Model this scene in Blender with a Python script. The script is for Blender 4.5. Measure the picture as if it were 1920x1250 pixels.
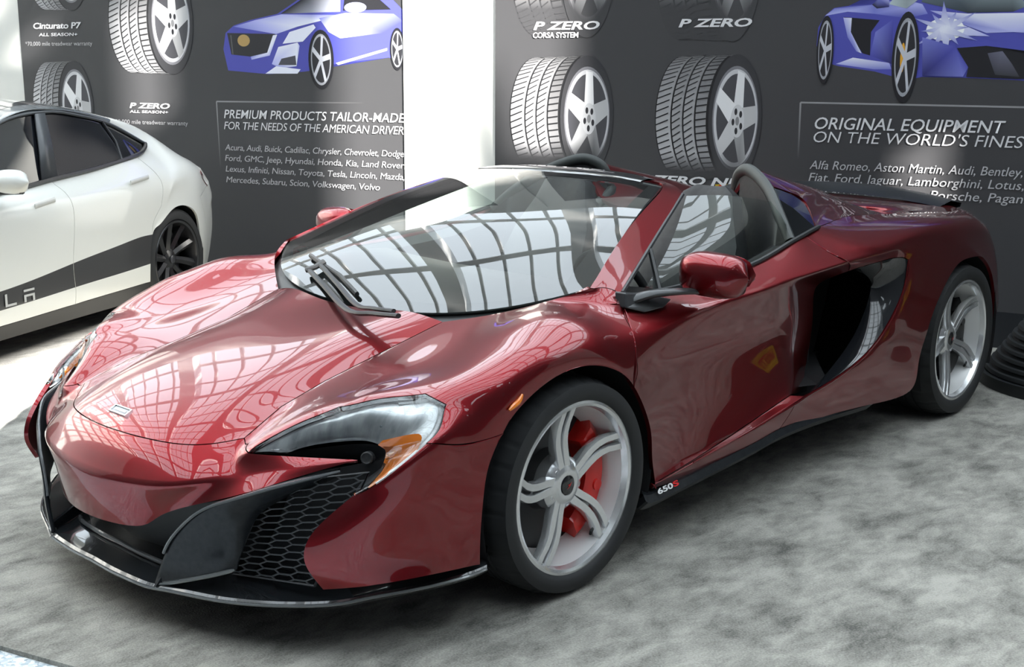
import bpy, bmesh, math, random
from mathutils import Vector, Matrix
from math import sin, cos, pi, radians
for o in list(bpy.data.objects): bpy.data.objects.remove(o)
S = bpy.context.scene; COL = S.collection
# ---------------- camera, sky, sun, exposure
cam = bpy.data.cameras.new('camera'); camo = bpy.data.objects.new('camera', cam); COL.objects.link(camo)
CP_=(2.587441,3.084586,1.497330); CR_=(-0.682505,0.730860,0.005618); CU_=(-0.148609,-0.146295,0.978015); CF_=(-0.715613,-0.666665,-0.208460); FOC=42.7576
cam.sensor_fit = 'HORIZONTAL'; cam.sensor_width = 36; cam.lens = FOC; cam.clip_start = .05; cam.clip_end = 200
camo.matrix_world = Matrix(((CR_[0], CU_[0], -CF_[0], CP_[0]), (CR_[1], CU_[1], -CF_[1], CP_[1]), (CR_[2], CU_[2], -CF_[2], CP_[2]), (0, 0, 0, 1)))
S.camera = camo
W = bpy.data.worlds.new('World'); S.world = W; W.use_nodes = True
bg = W.node_tree.nodes['Background']; bg.inputs[0].default_value = (.82, .92, 1.0, 1); bg.inputs[1].default_value = 4.0
# wall frame: WP on the floor line, WR to the right along the wall, WN out into the hall
WR = Vector((-.295708, .955279, 0)); WN = Vector((.955279, .295708, 0)); WP = Vector((-4.202, .508, 0))
def wpt(s, z, off=0.): return WP + WR*s + WN*off + Vector((0, 0, z))
SUN_T = (-WR*1.75 - Vector((0, 0, 1)) - WN*.9).normalized()
sun = bpy.data.lights.new('sun', 'SUN'); sun.energy = 30; sun.angle = radians(.65); sun.color = (1, .96, .9)
suno = bpy.data.objects.new('sun', sun); COL.objects.link(suno); suno.rotation_euler = SUN_T.to_track_quat('-Z', 'Y').to_euler()
suno.location = (0, 14, 14)
S.view_settings.view_transform = 'Standard'; S.view_settings.look = 'None'; S.view_settings.gamma = 1; S.view_settings.exposure = 0.2
try: S.view_settings.use_curve_mapping = False
except Exception: pass
S.cycles.max_bounces = 10; S.cycles.glossy_bounces = 6; S.cycles.transmission_bounces = 8; S.cycles.transparent_max_bounces = 12
S.cycles.sample_clamp_indirect = 6; S.cycles.caustics_reflective = False; S.cycles.caustics_refractive = False
S.cycles.use_denoising = True
# ---------------- materials
MATS = {}
def mat(name, col=(.5, .5, .5), rough=.5, metal=0., coat=0., coat_rough=.03, spec=.5, emit=None, trans=0., ior=1.45, aniso=0.):
    if name in MATS: return MATS[name]
    m = bpy.data.materials.new(name); m.use_nodes = True
    b = m.node_tree.nodes['Principled BSDF']; i = b.inputs
    i['Base Color'].default_value = (*col, 1); i['Roughness'].default_value = rough; i['Metallic'].default_value = metal
    i['Coat Weight'].default_value = coat; i['Coat Roughness'].default_value = coat_rough; i['Specular IOR Level'].default_value = spec
    i['Transmission Weight'].default_value = trans; i['IOR'].default_value = ior
    if emit: i['Emission Color'].default_value = (*emit[:3], 1); i['Emission Strength'].default_value = emit[3]
    m.diffuse_color = (*col, 1); MATS[name] = m
    return m
def nodes(m): return m.node_tree.nodes, m.node_tree.links, m.node_tree.nodes['Principled BSDF']
def noise_mix(m, c1, c2, scale, detail=4, lo=.35, hi=.65, bump=0., bscale=None, stretch=(1, 1, 1), c3=None, sc3=3.):
    n, l, b = nodes(m)
    tc = n.new('ShaderNodeTexCoord'); mp = n.new('ShaderNodeMapping'); mp.inputs['Scale'].default_value = stretch
    l.new(tc.outputs['Object'], mp.inputs['Vector'])
    nz = n.new('ShaderNodeTexNoise'); nz.inputs['Scale'].default_value = scale; nz.inputs['Detail'].default_value = detail
    l.new(mp.outputs['Vector'], nz.inputs['Vector'])
    r = n.new('ShaderNodeValToRGB'); r.color_ramp.elements[0].position = lo; r.color_ramp.elements[1].position = hi
    r.color_ramp.elements[0].color = (*c1, 1); r.color_ramp.elements[1].color = (*c2, 1)
    l.new(nz.outputs['Fac'], r.inputs['Fac']); l.new(r.outputs['Color'], b.inputs['Base Color'])
    if bump:
        n2 = n.new('ShaderNodeTexNoise'); n2.inputs['Scale'].default_value = bscale or scale*10; n2.inputs['Detail'].default_value = 3
        l.new(tc.outputs['Object'], n2.inputs['Vector'])
        bp = n.new('ShaderNodeBump'); bp.inputs['Strength'].default_value = bump; bp.inputs['Distance'].default_value = .01
        l.new(n2.outputs['Fac'], bp.inputs['Height']); l.new(bp.outputs['Normal'], b.inputs['Normal'])
    return m
def thin_glass(name, tint, refl=1.0, ior=1.5):
    if name in MATS: return MATS[name]
    m = bpy.data.materials.new(name); m.use_nodes = True; n = m.node_tree.nodes; l = m.node_tree.links
    n.remove(n['Principled BSDF']); out = n['Material Output']
    t = n.new('ShaderNodeBsdfTransparent'); t.inputs[0].default_value = (*tint, 1)
    g = n.new('ShaderNodeBsdfGlossy'); g.inputs['Roughness'].default_value = .004; g.inputs[0].default_value = (refl, refl, refl, 1)
    fr = n.new('ShaderNodeFresnel'); fr.inputs['IOR'].default_value = ior
    mx = n.new('ShaderNodeMixShader'); l.new(fr.outputs[0], mx.inputs[0]); l.new(t.outputs[0], mx.inputs[1]); l.new(g.outputs[0], mx.inputs[2])
    l.new(mx.outputs[0], out.inputs[0]); MATS[name] = m
    return m
# ---------------- object helpers
def tag(o, label=None, cat=None, group=None, kind=None):
    if label: o['label'] = label
    if cat: o['category'] = cat
    if group: o['group'] = group
    if kind: o['kind'] = kind
    return o
def empty(name, loc=(0, 0, 0), rz=0.):
    o = bpy.data.objects.new(name, None); COL.objects.link(o); o.location = loc; o.rotation_euler = (0, 0, rz); o.empty_display_size = .1
    return o
class MB:
    def __init__(s): s.v = []; s.f = []; s.m = []; s.mi = 0
    def vert(s, p): s.v.append(tuple(p)); return len(s.v)-1
    def face(s, ids): s.f.append(tuple(ids)); s.m.append(s.mi)
    def poly(s, pts): s.face([s.vert(p) for p in pts])
    def grid(s, rows, wrap_u=False, wrap_v=False):
        R = len(rows); K = len(rows[0]); b = len(s.v)
        for r in rows:
            for p in r: s.v.append(tuple(p))
        for i in range(R if wrap_v else R-1):
            for j in range(K if wrap_u else K-1):
                a = b+i*K+j; c = b+i*K+(j+1) % K; d = b+((i+1) % R)*K+(j+1) % K; e = b+((i+1) % R)*K+j
                s.face((a, c, d, e))
    def box(s, c, d, M=None):
        c = Vector(c); h = Vector(d)/2; P = []
        for z in (-1, 1):
            for x, y in ((-1, -1), (1, -1), (1, 1), (-1, 1)):
                p = Vector((x*h.x, y*h.y, z*h.z)); P.append(c+(M @ p if M else p))
        b = len(s.v); s.v += [tuple(p) for p in P]
        for q in ((3, 2, 1, 0), (4, 5, 6, 7), (0, 1, 5, 4), (1, 2, 6, 5), (2, 3, 7, 6), (3, 0, 4, 7)): s.face([b+k for k in q])
    def tube(s, pts, r, n=10, caps=True, flat=1.0, up=None, closed=False):
        pts = [Vector(p) for p in pts]; N = len(pts); rows = []
        rr = r if hasattr(r, '__len__') else [r]*N
        u = Vector(up) if up else Vector((0, 0, 1))
        for i, p in enumerate(pts):
            a = pts[(i-1) % N] if (closed or i > 0) else p; c = pts[(i+1) % N] if (closed or i < N-1) else p
            t = (c-a).normalized()
            x = t.cross(u)
            if x.length < 1e-4: x = t.cross(Vector((1, 0, 0)))
            x.normalize(); y = x.cross(t).normalized()
            rows.append([p+x*rr[i]*cos(2*pi*k/n)+y*rr[i]*flat*sin(2*pi*k/n) for k in range(n)])
        s.grid(rows, wrap_u=True, wrap_v=closed)
        if caps and not closed:
            s.poly(rows[0][::-1]); s.poly(rows[-1])
    def lathe(s, prof, n=48, M=None, closed=False):
        # prof: (axial, radius); axis is local y
        rows = []
        for a, r in prof:
            row = []
            for k in range(n):
                t = 2*pi*k/n; p = Vector((r*cos(t), a, r*sin(t))); row.append(M @ p if M else p)
            rows.append(row)
        s.grid(rows, wrap_u=True, wrap_v=closed)
    def prism(s, poly, h, M=None):
        # poly in local xy, extruded along z by h
        T = (lambda p: M @ Vector(p)) if M else Vector
        a = [T((x, y, 0)) for x, y in poly]; b = [T((x, y, h)) for x, y in poly]
        ia = [s.vert(p) for p in a]; ib = [s.vert(p) for p in b]; n = len(poly)
        s.face(ia[::-1]); s.face(ib)
        for i in range(n): s.face((ia[i], ia[(i+1) % n], ib[(i+1) % n], ib[i]))
    def build(s, name, mats, parent=None, smooth=False, angle=40, fix=False, bevel=0., subsurf=0, solid=0.):
        me = bpy.data.meshes.new(name); me.from_pydata(s.v, [], s.f)
        ms = mats if isinstance(mats, (list, tuple)) else [mats]
        for m in ms: me.materials.append(m)
        if len(ms) > 1: me.polygons.foreach_set('material_index', s.m)
        if fix:
            bm = bmesh.new(); bm.from_mesh(me); bmesh.ops.remove_doubles(bm, verts=bm.verts, dist=1e-5)
            bmesh.ops.recalc_face_normals(bm, faces=bm.faces); bm.to_mesh(me); bm.free()
        me.update()
        if smooth:
            me.polygons.foreach_set('use_smooth', [True]*len(me.polygons))
            try: me.set_sharp_from_angle(angle=radians(angle))
            except Exception: pass
        o = bpy.data.objects.new(name, me); COL.objects.link(o)
        if parent: o.parent = parent
        if bevel:
            b = o.modifiers.new('bevel', 'BEVEL'); b.width = bevel; b.segments = 2; b.limit_method = 'ANGLE'; b.angle_limit = radians(40)
        if solid:
            b = o.modifiers.new('solid', 'SOLIDIFY'); b.thickness = solid; b.offset = -1
        if subsurf:
            b = o.modifiers.new('sub', 'SUBSURF'); b.levels = subsurf; b.render_levels = subsurf
        return o
def crom(pts, n=8, closed=False):
    P = [Vector(p) for p in pts]; N = len(P); out = []
    rng = range(N if closed else N-1)
    for i in rng:
        if closed: a, b, c, d = P[(i-1) % N], P[i], P[(i+1) % N], P[(i+2) % N]
        else: a, b, c, d = P[max(i-1, 0)], P[i], P[i+1], P[min(i+2, N-1)]
        for k in range(n):
            t = k/n
            out.append(.5*((2*b)+(c-a)*t+(2*a-5*b+4*c-d)*t*t+(3*b-a-3*c+d)*t**3))
    if not closed: out.append(P[-1])
    return out

# ---------------- the hall: floor, carpet, walls, glazed vault
white_wall = noise_mix(mat('white_wall', (.8, .8, .78), .6), (.72, .73, .70), (.76, .76, .73), 3)
dull_wall = mat('dull_wall', (.05, .05, .055), .7)
steel = mat('white_steel', (.82, .82, .80), .45)
def sbox(mb, s0, s1, d0, d1, z0, z1):
    b = len(mb.v)
    for z in (z0, z1):
        for s, d in ((s0, d0), (s1, d0), (s1, d1), (s0, d1)): mb.v.append(tuple(wpt(s, z, d)))
    for q in ((3, 2, 1, 0), (4, 5, 6, 7), (0, 1, 5, 4), (1, 2, 6, 5), (2, 3, 7, 6), (3, 0, 4, 7)): mb.face([b+k for k in q])
def struct(name, mb, m, **k): return tag(mb.build(name, m, **k), kind='structure')
terr = mat('terrazzo', (.5, .55, .58), .35)
def terrazzo_nodes(m):
    n, l, b = nodes(m)
    tc = n.new('ShaderNodeTexCoord'); v = n.new('ShaderNodeTexVoronoi'); v.inputs['Scale'].default_value = 90
    l.new(tc.outputs['Object'], v.inputs['Vector'])
    r = n.new('ShaderNodeValToRGB'); r.color_ramp.elements[0].color = (.30, .37, .42, 1); r.color_ramp.elements[1].color = (.85, .88, .88, 1)
    r.color_ramp.elements[0].position = .1; r.color_ramp.elements[1].position = .9
    sp = n.new('ShaderNodeSeparateColor'); l.new(v.outputs['Color'], sp.inputs[0]); l.new(sp.outputs[0], r.inputs['Fac'])
    l.new(r.outputs['Color'], b.inputs['Base Color'])
terrazzo_nodes(terr)
m = MB(); sbox(m, -16, 9, -1.2, 14, -.2, -.014); struct('floor', m, terr)
carpet_m = mat('grey_carpet', (.2, .2, .19), .95, spec=.1)
def carpet_nodes(m):
    n, l, b = nodes(m)
    tc = n.new('ShaderNodeTexCoord')
    def noise(scale, det, rough, st, rz=0, dist=0.):
        mp = n.new('ShaderNodeMapping'); mp.inputs['Scale'].default_value = st; mp.inputs['Rotation'].default_value = (0, 0, rz)
        l.new(tc.outputs['Object'], mp.inputs['Vector'])
        z = n.new('ShaderNodeTexNoise'); z.inputs['Scale'].default_value = scale; z.inputs['Detail'].default_value = det
        z.inputs['Roughness'].default_value = rough; z.inputs['Distortion'].default_value = dist
        l.new(mp.outputs[0], z.inputs['Vector']); return z.outputs['Fac']
    a = noise(8.0, 7, .66, (1, 1.8, 1), radians(40), .4); c = noise(160, 2, .6, (1, 1, 1)); e = noise(3.0, 5, .6, (1, 1.5, 1), radians(-20), .6)
    r = n.new('ShaderNodeValToRGB'); r.color_ramp.elements[0].position = .33; r.color_ramp.elements[1].position = .62
    r.color_ramp.elements[0].color = (.088, .086, .076, 1); r.color_ramp.elements[1].color = (.425, .41, .365, 1)
    x1 = n.new('ShaderNodeMath'); x1.operation = 'MULTIPLY_ADD'; x1.inputs[1].default_value = .50; l.new(e, x1.inputs[0])
    x2 = n.new('ShaderNodeMath'); x2.operation = 'MULTIPLY_ADD'; x2.inputs[1].default_value = .50; l.new(a, x2.inputs[0]); l.new(x1.outputs[0], x2.inputs[2]); x1.inputs[2].default_value = 0
    x3 = n.new('ShaderNodeMath'); x3.operation = 'MULTIPLY_ADD'; x3.inputs[1].default_value = .30; l.new(c, x3.inputs[0]); x3.inputs[2].default_value = -.15
    x4 = n.new('ShaderNodeMath'); l.new(x2.outputs[0], x4.inputs[0]); l.new(x3.outputs[0], x4.inputs[1])
    l.new(x4.outputs[0], r.inputs['Fac']); l.new(r.outputs['Color'], b.inputs['Base Color'])
    bp = n.new('ShaderNodeBump'); bp.inputs['Strength'].default_value = .5; bp.inputs['Distance'].default_value = .006
    l.new(c, bp.inputs['Height']); l.new(bp.outputs['Normal'], b.inputs['Normal'])
    b.inputs['Sheen Weight'].default_value = .2
carpet_nodes(carpet_m)
m = MB(); sbox(m, -15.99, 8.79, .001, 5.14, -.0138, 0)
tag(m.build('carpet', carpet_m), 'grey mottled plush carpet laid over the hall floor under the cars', 'carpet')
m = MB(); sbox(m, -15.99, 8.79, 6.5, 11.99, -.0138, 0)  # unseen dark floor cover, added to dim what the red nose mirrors
tag(m.build('carpet', noise_mix(mat('added_dark_carpet', (.04, .04, .045), .95, spec=.1), (.03, .03, .034), (.05, .05, .055), 30)), 'dark carpet added out of view to darken the red nose reflections', 'carpet')
# back wall with the white strip between the two banners
m = MB(); sbox(m, -16, 9, -.25, 0, -.2, 3.75); struct('wall_back', m, white_wall)
m = MB(); sbox(m, -3.858, -3.405, 0, .022, 0, 3.6); struct('trim_1', m, white_wall)
m = MB(); sbox(m, -3.17, 9, .0, .012, .0, .205); struct('baseboard_back', m, mat('black_base', (.018, .02, .024), .45))
m = MB(); sbox(m, -16.2, -16, -1.2, 14, -.2, 11.6); struct('wall_left', m, white_wall)
# added unseen end wall: masks the low sun, openings shaped to its patches
from mathutils.geometry import tessellate_polygon
RS = 8.8
def through(s, d, z): k = (RS-s)/1.75; return (d+.9*k, z+k)
holes = [[through(s, 0, z) for s, z in ((-4.55, .35), (-3.40, .35), (-3.40, 1.62), (-3.15, 1.0), (-2.66, .95), (-2.66, 2.7), (-4.55, 2.7))],
         [through(s, d, 0) for s, d in ((-4.62, 4.4), (-4.72, 2.80), (-4.98, 1.45), (-4.3, 1.2), (-3.6, 1.9), (-3.5, 3.9), (-3.7, 4.4))],
         [through(s, 0, z) for s, z in ((-6.45, 1.12), (-5.95, 1.12), (-5.95, 2.0), (-6.45, 2.0))],
         [through(s, 0, z) for s, z in ((-.72, .1), (-.40, .1), (-.40, 1.12), (-.72, 1.12))],
         [through(s, 0, z) for s, z in ((-7.95, 1.72), (-7.15, 1.62), (-7.15, 2.0), (-7.95, 2.0))]]
outer = [(-1.2, -.2), (14, -.2), (14, 11.6), (-1.2, 11.6)]
loops = [outer]+holes; flat = [p for lp in loops for p in lp]
m = MB()
for s in (RS, RS+.12):
    ids = [m.vert(wpt(s, z, d)) for d, z in flat]
    for t3 in tessellate_polygon([[Vector((d, z, 0)) for d, z in lp] for lp in loops]): m.face([ids[k] for k in t3])
struct('wall_sun_mask', m, dull_wall)
m = MB(); sbox(m, -16, 9, 12, 12.2, -.2, 11.6); struct('wall_front', m, mat('facade_grey', (.06, .06, .065), .6))
# glazed vault: white arches, purlins and fine glazing bars
prof = crom([(-1.2, 3.7), (-.4, 5.6), (1.2, 7.7), (3.6, 9.5), (7, 10.8), (12.2, 11.6)], 7)
prof = [(p.x, p.y) if len(p) == 2 else (p[0], p[1]) for p in [Vector((a[0], a[1], 0)) for a in prof]]
L = [0]
for a, b in zip(prof, prof[1:]): L.append(L[-1]+math.hypot(b[0]-a[0], b[1]-a[1]))
def pat(u):
    u = min(max(u, 0), L[-1]-1e-4); i = max(k for k in range(len(L)-1) if L[k] <= u); t = (u-L[i])/(L[i+1]-L[i])
    a, b = prof[i], prof[i+1]; return (a[0]+(b[0]-a[0])*t, a[1]+(b[1]-a[1])*t), math.atan2(b[1]-a[1], b[0]-a[0])
m = MB()
def rib(s, w, h, n=26):
    rows = []
    for k in range(n+1):
        (d, z), a = pat(L[-1]*k/n); nx, nz = sin(a), -cos(a)
        rows.append([wpt(s-w/2, z, d), wpt(s+w/2, z, d), wpt(s+w/2, z+nz*h, d+nx*h), wpt(s-w/2, z+nz*h, d+nx*h)])
    m.grid(rows, wrap_u=True)
def purlin(u, w, h):
    (d, z), a = pat(u); tx, tz = cos(a)*w/2, sin(a)*w/2; nx, nz = sin(a)*h, -cos(a)*h
    c = [(d-tx, z-tz), (d+tx, z+tz), (d+tx+nx, z+tz+nz), (d-tx+nx, z-tz+nz)]
    m.grid([[wpt(s, q[1], q[0]) for q in c] for s in (-16, 9)], wrap_u=True)
for k in range(11): rib(-15.6+2.4*k, .36, .16)
for k in range(52): rib(-15.6+.48*k, .055, .022, 20)
nb = int(L[-1]/1.15)
for k in range(nb+1): purlin(L[-1]*k/nb, .26 if k % 3 == 0 else .11, .09 if k % 3 == 0 else .04)
struct('ceiling', m, steel)

# ---------------- the two printed banners on the back wall
banner_c = (.060, .060, .064)
banner_m = mat('banner_vinyl', banner_c, .42, spec=.45)
def print_mat():
    m = mat('banner_print', (.5, .5, .5), .45, spec=.4); n, l, b = nodes(m)
    a = n.new('ShaderNodeAttribute'); a.attribute_name = 'ink'; l.new(a.outputs['Color'], b.inputs['Base Color']); return m
print_m = print_mat()
white_ink = mat('white_ink', (.72, .72, .74), .5); grey_ink = mat('grey_ink', (.50, .50, .52), .5); line_ink = mat('line_ink', (.22, .22, .23), .5)
BT = .012
class PR:
    # flat printed artwork in wall coordinates (s, z), ink colours per corner
    def __init__(s): s.v = []; s.f = []; s.c = []; s.k = 0
    def poly(s, pts, col, cols=None, lift=None):
        s.k += 1; off = BT+.0004+.00012*s.k if lift is None else lift; b = len(s.v)
        for i, p in enumerate(pts): s.v.append(tuple(wpt(p[0], p[1], off))); s.c.append(cols[i] if cols else col)
        s.f.append(tuple(range(b, b+len(pts))))
    def strip(s, A, B, ca, cb=None):
        # quads between two polylines; colours may be lists
        s.k += 1; off = BT+.0004+.00012*s.k; b = len(s.v); n = len(A)
        for L, c in ((A, ca), (B, cb or ca)):
            for i, p in enumerate(L): s.v.append(tuple(wpt(p[0], p[1], off))); s.c.append(c[i] if isinstance(c, list) else c)
        for i in range(n-1): s.f.append((b+i, b+i+1, b+n+i+1, b+n+i))
    def ellipse(s, c, rx, rz, col, n=40, colf=None):
        P = [(c[0]+rx*cos(2*pi*k/n), c[1]+rz*sin(2*pi*k/n)) for k in range(n)]
        s.poly(P, col, [colf(p) for p in P] if colf else None)
    def build(s, name, parent):
        me = bpy.data.meshes.new(name); 
        # big polygons are triangulated so concave outlines stay right
        bm = bmesh.new(); vs = [bm.verts.new(p) for p in s.v]; L = bm.loops.layers.float_color.new('ink')
        for f in s.f:
            F = bm.faces.new([vs[k] for k in f])
            for lp, k in zip(F.loops, f): lp[L] = (*s.c[k], 1)
        bmesh.ops.triangulate(bm, faces=[f for f in bm.faces if len(f.verts) > 4])
        bm.normal_update()
        for f in bm.faces:
            if f.normal.dot(WN) < 0: f.normal_flip()
        bm.to_mesh(me); bm.free(); me.materials.append(print_m)
        o = bpy.data.objects.new(name, me); COL.objects.link(o); o.parent = parent; return o
def text(parent, name, body, s, z, cap, width, m, shear=.0, bold=0., space=1.0):
    cu = bpy.data.curves.new('txt', 'FONT'); cu.body = body; cu.size = 1; cu.shear = 0; cu.offset = bold; cu.space_character = space; cu.resolution_u = 3
    o = bpy.data.objects.new('txt', cu); COL.objects.link(o); bpy.context.view_layer.update()
    me = bpy.data.meshes.new_from_object(o.evaluated_get(bpy.context.evaluated_depsgraph_get())); bpy.data.objects.remove(o); bpy.data.curves.remove(cu)
    xs = [v.co.x for v in me.vertices]; x0, x1 = min(xs), max(xs); ch = .70+2*bold*.5
    for v in me.vertices:
        y = v.co.y/ch*cap; x = (v.co.x-x0)/(x1-x0)*width+shear*y
        v.co = wpt(s+x, z+y, BT+.005)
    me.name = name; me.materials.clear(); me.materials.append(m)
    o = bpy.data.objects.new(name, me); COL.objects.link(o); o.parent = parent; return o
def slab(name, s0, s1, z0, z1):
    m = MB(); sbox(m, s0, s1, .0015, BT, z0, z1); return m.build(name, banner_m)
BL_ = slab('banner', -7.39, -3.862, .06, 3.45)
tag(BL_, 'dark printed banner with a blue saloon behind the white car', 'banner')
BR_ = slab('banner', -3.172, 4.4, .206, 3.45)
tag(BR_, 'dark printed banner with a blue low coupe behind the red car', 'banner')
def mixc(a, b, t): t = min(max(t, 0), 1); return tuple(x+(y-x)*t for x, y in zip(a, b))
BK = banner_c
def tyre_print(parent, c, rz, rx, tw, zfade, seed=0, five=.3, bright=.62, dim=.5):
    # a tyre seen from its tread side: c = centre of the rim face, rx/rz radii of that face, tw = how far the tread reaches left
    p = PR(); R = random.Random(seed)
    fade = lambda z, col: mixc(BK, col, (z-(zfade))/(.28*rz))
    def pt(th, a, r=1.0): return (c[0]-a*tw+rx*r*cos(th), c[1]+rz*r*(1-.03*a)*sin(th))
    TH = [radians(78+204*k/40) for k in range(41)]
    full = [pt(t, 0) for t in TH]; far = [pt(t, 1) for t in TH]
    dark = (.018, .018, .02)
    p.strip(full, far, [fade(q[1], dark) for q in full], [fade(q[1], dark) for q in far])
    cuts = [.05, .24, .27, .46, .49, .68, .71, .98]
    for k in range(0, 8, 2):
        b = bright*(.55+.45*((k/6)))*(.85+.3*R.random())
        A = [pt(t, cuts[k]) for t in TH]; B = [pt(t, cuts[k+1]) for t in TH]
        sh = lambda q, t: fade(q[1], tuple(b*dim*(1+.6*cos(t*1.0+2.4))*x for x in (1, 1, 1.04)))
        p.strip(A, B, [sh(q, t) for q, t in zip(A, TH)], [sh(q, t) for q, t in zip(B, TH)])
    for k in range(0, 8, 2):
        for i in range(30):
            t0 = radians(84+6.4*i+(2 if k % 4 else 0)); a0, a1 = cuts[k], cuts[k+1]; t1 = t0+radians(5 if k else 1.5)
            if k: a0 = a0+.04
            q = [pt(t0, a0), pt(t0+.022, a0), pt(t1+.022, a1), pt(t1, a1)]
            p.poly(q, None, [fade(x[1], dark) for x in q], lift=BT+.0022)
    p.k = 20
    sidec = (.045, .045, .05)
    p.ellipse(c, rx, rz, None, 48, lambda q: fade(q[1], sidec))
    p.ellipse((c[0]+.01*rx, c[1]), rx*.86, rz*.82, None, 48, lambda q: fade(q[1], (.20, .20, .22)))
    p.ellipse((c[0]+.02*rx, c[1]), rx*.82, rz*.77, None, 48, lambda q: fade(q[1], (.55, .55, .58)))
    p.ellipse((c[0]+.04*rx, c[1]), rx*.74, rz*.70, None, 48, lambda q: fade(q[1], (.07, .07, .08)))
    cc = (c[0]+.10*rx, c[1]-.04*rz)
    for k in range(5):
        a = five+2*pi*k/5; e = (c[0]+.02*rx+rx*.78*cos(a), c[1]+rz*.74*sin(a)); w0, w1 = .20, .13
        n = (-sin(a), cos(a))
        q = [(cc[0]+n[0]*rx*w0, cc[1]+n[1]*rz*w0), (e[0]+n[0]*rx*w1, e[1]+n[1]*rz*w1), (e[0]-n[0]*rx*w1, e[1]-n[1]*rz*w1), (cc[0]-n[0]*rx*w0, cc[1]-n[1]*rz*w0)]
        b = .60+.2*cos(a-2.2); p.poly(q, None, [fade(x[1], (b, b, b*1.03)) for x in q])
    p.ellipse(cc, rx*.26, rz*.26, None, 30, lambda q: fade(q[1], (.6, .6, .62)))
    for k in range(5):
        a = five+2*pi*(k+.5)/5; p.ellipse((cc[0]+rx*.16*cos(a), cc[1]+rz*.16*sin(a)), rx*.055, rz*.055, None, 12, lambda q: fade(q[1], (.03, .03, .035)))
    p.ellipse(cc, rx*.07, rz*.07, None, 14, lambda q: fade(q[1], (.25, .25, .26)))
    return p.build('printed_tyre', parent)
def tyre_px(parent, L, T_, Rr, B_, face, seed, five, **k):
    # L/T_/Rr/B_: (s,z) of the outline's left, top, right, bottom points; face: (s,z) centre of the wheel face
    rx = Rr[0]-face[0]; rz = T_[1]-face[1]; tw = face[0]-rx-L[0]
    tyre_print(parent, face, rz, rx, tw, B_[1], seed, five, **k)
tyre_px(BR_, (-3.0660, 1.2210), (-2.6460, 1.6140), (-2.3440, 1.2190), (-2.5240, 0.9740), (-2.5250, 1.2390), 1, radians(85), bright=.55)
tyre_px(BR_, (-2.0700, 1.2410), (-1.7430, 1.6200), (-1.4030, 1.2390), (-1.5480, 0.9280), (-1.5660, 1.2450), 2, radians(78), bright=.62)
tyre_px(BL_, (-7.3030, 1.2630), (-6.8950, 1.5790), (-6.6610, 1.2310), (-6.9110, 0.8110), (-6.8390, 1.2280), 3, radians(70), bright=.8)
tyre_px(BL_, (-6.4600, 1.8720), (-6.0390, 2.2490), (-5.6430, 1.8620), (-5.8940, 1.4010), (-5.8530, 1.8650), 4, radians(85), bright=.6)
tyre_px(BL_, (-7.2650, 2.2870), (-6.9090, 2.5890), (-6.6400, 2.2680), (-6.9210, 1.8940), (-6.8190, 2.2730), 5, radians(85), bright=.5)
for L, Rr, F_, i in (((-3.0600, 2.1580), (-2.3530, 2.1360), (-2.5330, 2.1420), 6), ((-2.0880, 2.1280), (-1.4430, 2.1080), (-1.6010, 2.1130), 7)):
    tyre_print(BR_, (F_[0], F_[1]), .42, Rr[0]-F_[0], F_[0]-(Rr[0]-F_[0])-L[0], 1.90, i, .4, bright=.3)
# writing; (start of the baseline) - (end) in wall coordinates
def line(parent, name, body, a, b, cap, m, shear=.22, bold=0., space=1.):
    text(parent, name, body, a[0], a[1], cap, b[0]-a[0], m, shear, bold, space)
line(BR_, 'printed_name', 'P ZERO', (-2.8990, 1.7740), (-2.4570, 1.7690), .050, white_ink, .45, .03, 1.0)
line(BR_, 'printed_subtitle', 'CORSA SYSTEM', (-2.9030, 1.7240), (-2.5890, 1.7220), .034, white_ink, .05, .02, .95)
line(BR_, 'printed_name', 'P ZERO', (-1.9350, 1.7800), (-1.4960, 1.7750), .048, white_ink, .45, .03, 1.0)
line(BR_, 'printed_name', 'P ZERO NERO', (-2.1740, 0.8400), (-1.3500, 0.8720), .050, white_ink, .45, .03, 1.0)
line(BR_, 'printed_heading', 'ORIGINAL EQUIPMENT', (-1.0950, 1.1960), (-0.0670, 1.2150), .068, white_ink, .22, .007)
line(BR_, 'printed_heading', 'ON THE WORLD\'S FINEST', (-1.0970, 1.1190), (0.1010, 1.1420), .064, white_ink, .22, -.004)
for body, a, b in (('Alfa Romeo, Aston Martin, Audi, Bentley, Bugatti,', (-1.1040, 0.9640), (0.2830, 0.9760)), ('Fiat, Ford, Jaguar, Lamborghini, Lotus, Maserati,', (-1.1060, 0.8920), (0.3720, 0.9170)), ('McLaren, Mercedes, Porsche, Pagani, Tesla,', (-1.1080, 0.8190), (0.3150, 0.8340))):
    line(BR_, 'printed_list', body, a, b, .050, grey_ink, .22, .0)
line(BL_, 'printed_heading', 'PREMIUM PRODUCTS TAILOR-MADE', (-5.3930, 1.1710), (-3.8660, 1.2020), .062, white_ink, .22, .007)
line(BL_, 'printed_heading', 'FOR THE NEEDS OF THE AMERICAN DRIVER', (-5.3970, 1.0900), (-3.8670, 1.1260), .056, white_ink, .22, -.002, .95)
for body, a, b in (('Acura, Audi, Buick, Cadillac, Chrysler, Chevrolet, Dodge,', (-5.3960, 0.9380), (-3.8560, 0.9790)), ('Ford, GMC, Jeep, Hyundai, Honda, Kia, Land Rover,', (-5.4000, 0.8600), (-3.8570, 0.9060)), ('Lexus, Infiniti, Nissan, Toyota, Tesla, Lincoln, Mazda,', (-5.3990, 0.7810), (-3.8630, 0.8340)), ('Mercedes, Subaru, Scion, Volkswagen, Volvo', (-5.3980, 0.7020), (-4.0660, 0.7520))):
    line(BL_, 'printed_list', body, a, b, .044, grey_ink, .22, .0, .95)
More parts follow.
